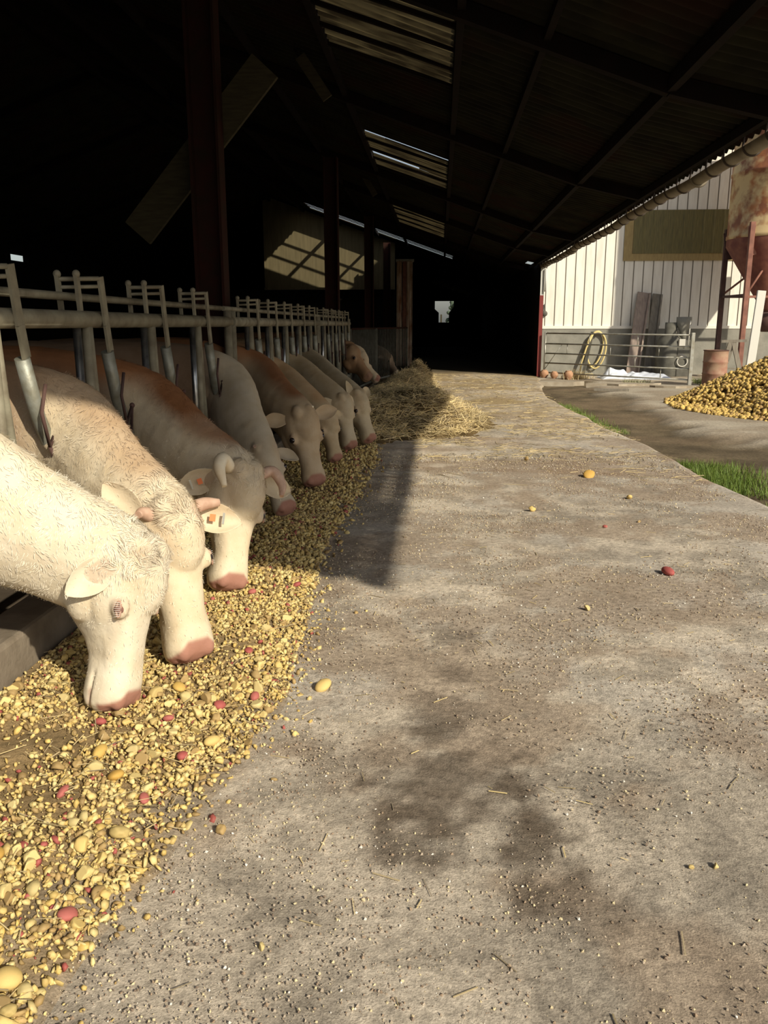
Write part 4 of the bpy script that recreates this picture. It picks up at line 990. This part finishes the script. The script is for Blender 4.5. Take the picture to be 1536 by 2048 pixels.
o = MB().ball((3.32, yW - .07, 1.85), .09, 14, 8, (1, .6, 1)).build('wall_lamp', M_mach, origin=(3.32, yW - .07, 1.85)); tag(o, 'small round grey fitting low on the white cladding near the barn corner', 'fitting')
MB().tube([(3.32, yW - .06, 1.9), (3.32, yW - .04, 2.15)], .02, 8).build('conduit', M_mach, o)

# ------------------------------------------------------------------ silo
sx, sy, sr = 9.32, 24.75, 1.26
t = empty('feed_silo', (sx, sy, 0), 'tall rusty yellow-brown feed silo with hopper on legs by the white wall', 'silo')
MB().lathe((sx, sy, 0), [(0, 7.9), (.3, 7.85), (sr + .05, 7.3), (sr, 7.25), (sr, 5.6), (sr + .02, 5.58), (sr + .02, 5.52), (sr, 5.5), (sr, 3.95), (sr + .02, 3.93), (sr + .02, 3.85), (sr, 3.83)], 56).build('silo_body', M_silo, t)
MB().lathe((sx, sy, 0), [(sr, 3.84), (sr, 3.65), (.26, 2.05), (.24, 1.75), (.0, 1.75)], 56).build('hopper', M_silor, t)
MB().lathe((sx, sy, 0), [(.3, 1.85), (.36, 1.8), (.36, 1.5), (.12, 1.3), (0, 1.3)], 20).build('outlet', M_siloleg2, t)
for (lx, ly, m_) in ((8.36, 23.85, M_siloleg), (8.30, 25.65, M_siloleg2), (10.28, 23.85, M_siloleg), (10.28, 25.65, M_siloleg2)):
    lg = MB(); lg.bar((lx, ly, -.06), (lx, ly, 4.2), .13, .13, up=(0, 1, 0)).build('leg', m_, t, bevel=.01)
    MB().bar((lx, ly, 4.1), (sx + (lx - sx) * .9, ly + (sy - ly) * .12, 3.35), .22, .03, up=(0, 1, 0)).build('gusset', m_, t)
for (a, b, m_) in (((8.36, 23.85, 2.3), (8.30, 25.65, 2.3), M_siloleg2), ((8.36, 23.85, 2.25), (10.28, 23.85, 2.25), M_siloleg), ((8.30, 25.65, 2.3), (10.28, 25.65, 2.3), M_siloleg2)):
    MB().bar(a, b, .06, .06).build('crossbar', m_, t)
for (a, b) in (((8.30, 25.65, 2.35), (9.1, 25.2, 3.1)), ((8.36, 23.85, 2.3), (9.0, 24.2, 3.2)), ((10.28, 23.85, 2.3), (9.6, 24.2, 3.2))):
    MB().tube([a, b], .03, 8).build('strut', M_siloleg, t)

# ------------------------------------------------------------------ yard objects
t = empty('oil_drum', (7.15, 22.15, -.06), 'rusty red-brown oil drum standing by the potato heap', 'drum')
r = .30; prof = [(0, 0), (r, 0), (r + .01, .02), (r, .04)] + [(r + (.014 if i % 2 else 0), .04 + .86 * q) for i, q in enumerate((.02, .31, .335, .36, .64, .665, .69, .98))]
prof = [(0, 0), (r, 0), (r + .01, .02), (r, .04), (r, .30), (r + .016, .32), (r, .34), (r, .60), (r + .016, .62), (r, .64), (r, .90), (r + .012, .915), (r - .01, .92), (r - .02, .88), (0, .87)]
MB().lathe((7.15, 22.15, -.06), prof, 36).build('drum_body', M_drum, t)
MB().tube([(7.15 + (r + .006) * math.cos(a), 22.15 + (r + .006) * math.sin(a), .855) for a in np.linspace(0, 2 * PI, 36, endpoint=False)], .012, 6, closed=True).build('rim', M_siloleg2, t)

# gate
A = Vector((3.12, 25.05, 0)); B = Vector((6.48, 22.0, 0)); t = empty('field_gate', A, 'long galvanised five-bar gate standing open in front of the cement wall', 'gate')
for z in (.10, .38, .66, .94, 1.24):
    MB().tube([A + Vector((0, 0, z + .02)), B + Vector((0, 0, z))], .021, 10).build('rail', M_gate, t)
MB().tube([A + Vector((0, 0, .06)), A + Vector((0, 0, 1.30))], .028, 10).build('hinge_post', M_gate, t)
MB().box((B.x - .04, B.y - .04, -.05), (B.x + .05, B.y + .05, 1.30)).build('end_post', M_gate, t, bevel=.01)
for z0, fr in ((.66, (.17, .48, .8)), (.94, (.33, .66)), (.38, (.65,)), (.10, (.48, .82))):
    for q in fr:
        p = A.lerp(B, q); MB().tube([(p.x, p.y, z0), (p.x, p.y, z0 + .28)], .012, 6).build('spacer', M_gate, t)
MB().bar(B + Vector((-.22, .14, .97)), B + Vector((-.22, .14, 1.14)), .16, .10).build('latch_box', M_machl, t)
MB().tube([B + Vector((-.3, .25, .7)), B + Vector((-.2, .2, .74)), B + Vector((-.1, .1, .68))], .02, 8).build('latch_bar', M_machl, t)
MB().tube([A + Vector((0, 0, .2)), A.lerp(B, .13) + Vector((0, 0, .95))], .010, 6).build('brace', M_gate, t)

# clay pots
for (px, py, r, lab) in ((3.10, 24.85, .13, 'leftmost round clay pot, beside the barn corner post'), (3.36, 24.6, .115, 'middle round clay pot of three under the gate'), (3.72, 24.25, .135, 'rightmost clay pot, reddest, next to the dry grass tuft')):
    o = MB().lathe((px, py, -.05), [(0, 0), (r * .45, 0), (r * .5, r * .15), (r * .9, r * .7), (r, r * 1.1), (r * .9, r * 1.55), (r * .6, r * 1.85), (r * .62, r * 1.95), (r * .5, r * 1.95), (r * .4, r * 1.6), (0, r * 1.5)], 24).build('clay_pot', M_clay, origin=(px, py, -.05)); tag(o, lab, 'pot', 'round clay pots')

# hose on the wall
t = empty('garden_hose', (4.9, yW - .12, 1.3), 'pale yellow hose hung in long loops on the cement wall', 'hose')
hs = MB()
def loop(cx, top, bot, wx, ph, y):
    return [(cx + wx * math.sin(a) * (1 + .15 * math.cos(a)) + ph * math.cos(a), y + .02 * math.sin(2 * a), (top + bot) / 2 + (top - bot) / 2 * math.cos(a)) for a in np.linspace(0, 2 * PI, 40, endpoint=False)]
hs.tube(loop(4.95, 1.30, .22, .24, .06, yW - .12), .028, 8, closed=True); hs.tube(loop(4.98, 1.27, .14, .30, .02, yW - .17), .028, 8, closed=True)
hs.tube([(4.85, yW - .2, 1.22), (4.66, yW - .22, .8), (4.52, yW - .25, .3), (4.48, yW - .28, -.03), (4.9, yW - .35, -.05)], .028, 8)
hs.build('hose_loops', M_hose, t)
MB().box((4.86, yW - .20, 1.20), (5.05, yW - .04, 1.26)).build('hanger', M_mach, t)
o = MB().bar((4.55, yW - .5, -.05), (4.86, yW - .06, 1.28), .10, .03).build('dark_plank', M_mach, origin=(4.55, yW - .5, -.05)); tag(o, 'narrow dark board leaning behind the yellow hose', 'board')

o = MB().bar((6.02, 26.45, -.05), (6.38, 27.10, 2.48), .40, .06, up=(0, 1, 0)).build('wide_plank', M_plank, origin=(6.0, 26.4, -.05)); tag(o, 'wide greyish-pink plank leaning on the wall, left of the pair', 'plank', 'planks leaning on the wall')
MB().bar((6.18, 26.38, 0), (6.54, 27.04, 2.46), .05, .10, up=(0, 1, 0)).build('batten', M_plank, o)
o = MB().bar((6.50, 26.55, -.05), (6.78, 27.10, 2.44), .26, .05, up=(0, 1, 0)).build('grey_plank', M_plank2, origin=(6.5, 26.5, -.05)); tag(o, 'narrow grey-brown plank leaning on the wall, right of the pair', 'plank', 'planks leaning on the wall')
MB().bar((6.63, 26.50, 0), (6.91, 27.05, 2.42), .05, .09, up=(0, 1, 0)).build('batten', M_plank2, o)

t = empty('old_machine', (7.1, 25.9, -.05), 'squat dark grey farm machine with hopper by the wall behind the gate end', 'machine')
MB().lathe((7.02, 26.1, -.05), [(0, 0), (.38, 0), (.40, .04), (.40, .95), (.33, 1.15), (.18, 1.28), (.18, 1.62), (0, 1.62)], 28).build('tank', M_mach, t)
MB().box((7.15, 25.7, -.05), (7.60, 26.3, 1.05)).build('casing', M_mach, t, bevel=.03)
MB().lathe((7.36, 26.0, 1.05), [(0, 0), (.10, 0), (.10, .25), (.22, .45), (.22, .68), (.20, .68), (.18, .46), (0, .4)], 20).build('hopper', M_block, t)
MB().tube([(7.42, 25.6, .9), (7.44, 25.6, 1.62)], .018, 8).build('lever', M_machl, t)
MB().tube([(7.3 + .15 * math.cos(a), 25.66, .42 + .15 * math.sin(a)) for a in np.linspace(0, 2 * PI, 24, endpoint=False)], .018, 8, closed=True).build('wheel_rim', M_machl, t)

# crumpled plastic sheet
X_, Y_, T_ = grid(np.linspace(4.75, 6.75, 60), np.linspace(24.4, 25.6, 36)); P_ = np.stack([X_, Y_, X_ * 0], 1)
m_ = np.clip(np.minimum.reduce([X_ - 4.75, 6.75 - X_, Y_ - 24.4, 25.6 - Y_]) / .25, 0, 1)
Z_ = -.045 + m_ * (.34 * fbm(P_, 2.6, 12, 3) ** 1.3 + .10 * np.abs(vnoise(P_, 5, 3) - .5)) * (1.2 - .35 * (X_ - 4.75)); Z_ = np.maximum(Z_, -.04)
o = np_mesh('plastic_sheet', np.stack([X_ + (vnoise(P_, 1.5, 6) - .5) * .3, Y_, Z_], 1), T_, M_plastic, smooth=True, off=(5.7, 25, -.04)); tag(o, 'crumpled white-blue plastic sheet lying on the ground behind the gate', 'sheet')

o = MB().bar((7.55, 20.9, -.05), (7.72, 21.0, 2.30), .20, .07, up=(0, 1, 0)).build('white_post', M_post, origin=(7.6, 20.95, -.05), bevel=.01); tag(o, 'pale grey post leaning behind the potato heap', 'post')

t = empty('wooden_trestle', (8.0, 23.1, -.05), 'old wooden trestle leaning between the drum and the silo leg', 'trestle')
for a, b in (((7.62, 23.2, -.05), (7.85, 23.2, 1.08)), ((8.22, 23.1, -.05), (7.92, 23.2, 1.05)), ((7.75, 23.6, -.05), (8.0, 23.5, .95))): MB().bar(a, b, .12, .05, up=(0, 1, 0)).build('leg', M_plank2, t)
MB().bar((7.6, 23.25, 1.06), (8.25, 23.2, 1.08), .12, .07).build('top_beam', M_plank2, t)
MB().bar((7.68, 23.15, .35), (8.1, 23.12, .33), .08, .04).build('crossbar', M_plank2, t)
o = MB().bar((3.75, 20.35, -.03), (4.55, 20.2, -.03), .13, .05).build('loose_board', M_plank2, origin=(4.1, 20.3, -.04)); tag(o, 'short brown board lying flat on the muddy ground before the gate', 'board')
# broken slabs at the threshold
for (cx_, cy_, a_, b_, ang, lab) in ((3.1, 22.9, .85, .35, .1, 'broken flat concrete slab by the barn corner'), (4.9, 22.2, .9, .35, -.1, 'long cracked concrete slab piece in front of the gate'), (6.0, 21.4, .6, .25, .0, 'small cracked concrete slab piece near the gate end')):
    n = 11; pts = []
    for i in range(n):
        a = 2 * PI * i / n; q = 1 + .22 * math.sin(i * 2.7 + cx_) ; pts.append((cx_ + a_ * q * math.cos(a + ang), cy_ + b_ * q * math.sin(a + ang)))
    V = [(x, y, -.12) for x, y in pts] + [(x, y, .0) for x, y in pts]
    o = MB().add(V, [tuple(range(n, 2 * n))] + [(i, (i + 1) % n, n + (i + 1) % n, n + i) for i in range(n)]).build('concrete_slab', mat('slab', (.40, .35, .27), .95, col2=(.30, .25, .18), bump=.4), origin=(cx_, cy_, -.1)); tag(o, lab, 'slab', 'broken slabs by the gate')

# through the far opening: a conifer and a low wall outside
t = empty('conifer', (1.95, 88, -.1), 'dark conifer seen through the opening at the far end', 'tree')
MB().tube([(1.95, 88, -.1), (1.95, 88, 5.6)], [.16, .04], 8).build('trunk', M_timber, t)
V0, T0 = ico(2); n = 260; zz = rng.uniform(1.0, 5.6, n); rr = (1.75 * (5.9 - zz) / 4.9) * np.sqrt(rng.random(n)); aa = rng.uniform(0, 6.28, n)
cr = bulk('crown', [(V0 * (1 + .5 * (vnoise(V0, 2, 1)[:, None] - .5)), T0)], np.stack([1.95 + rr * np.cos(aa), 88 + rr * np.sin(aa), zz], 1), rotmats(n), np.full((n, 3), .24) * rng.uniform(.6, 1.3, (n, 1)), np.full((n, 3), .1), M_leaf); cr.parent = t; cr.location = -Vector(t.location)
o = MB().box((-8, 92, -.1), (9, 92.3, 1.75)).build('far_wall', M_far, origin=(0, 92, -.1)); tag(o, 'sunlit low wall outside the far opening', 'wall')
o = MB().box((.02, 66, -.1), (.14, 66.12, 2.3)).build('far_post', M_timber, origin=(.08, 66, -.1)); tag(o, 'thin post standing outside the far opening', 'post')
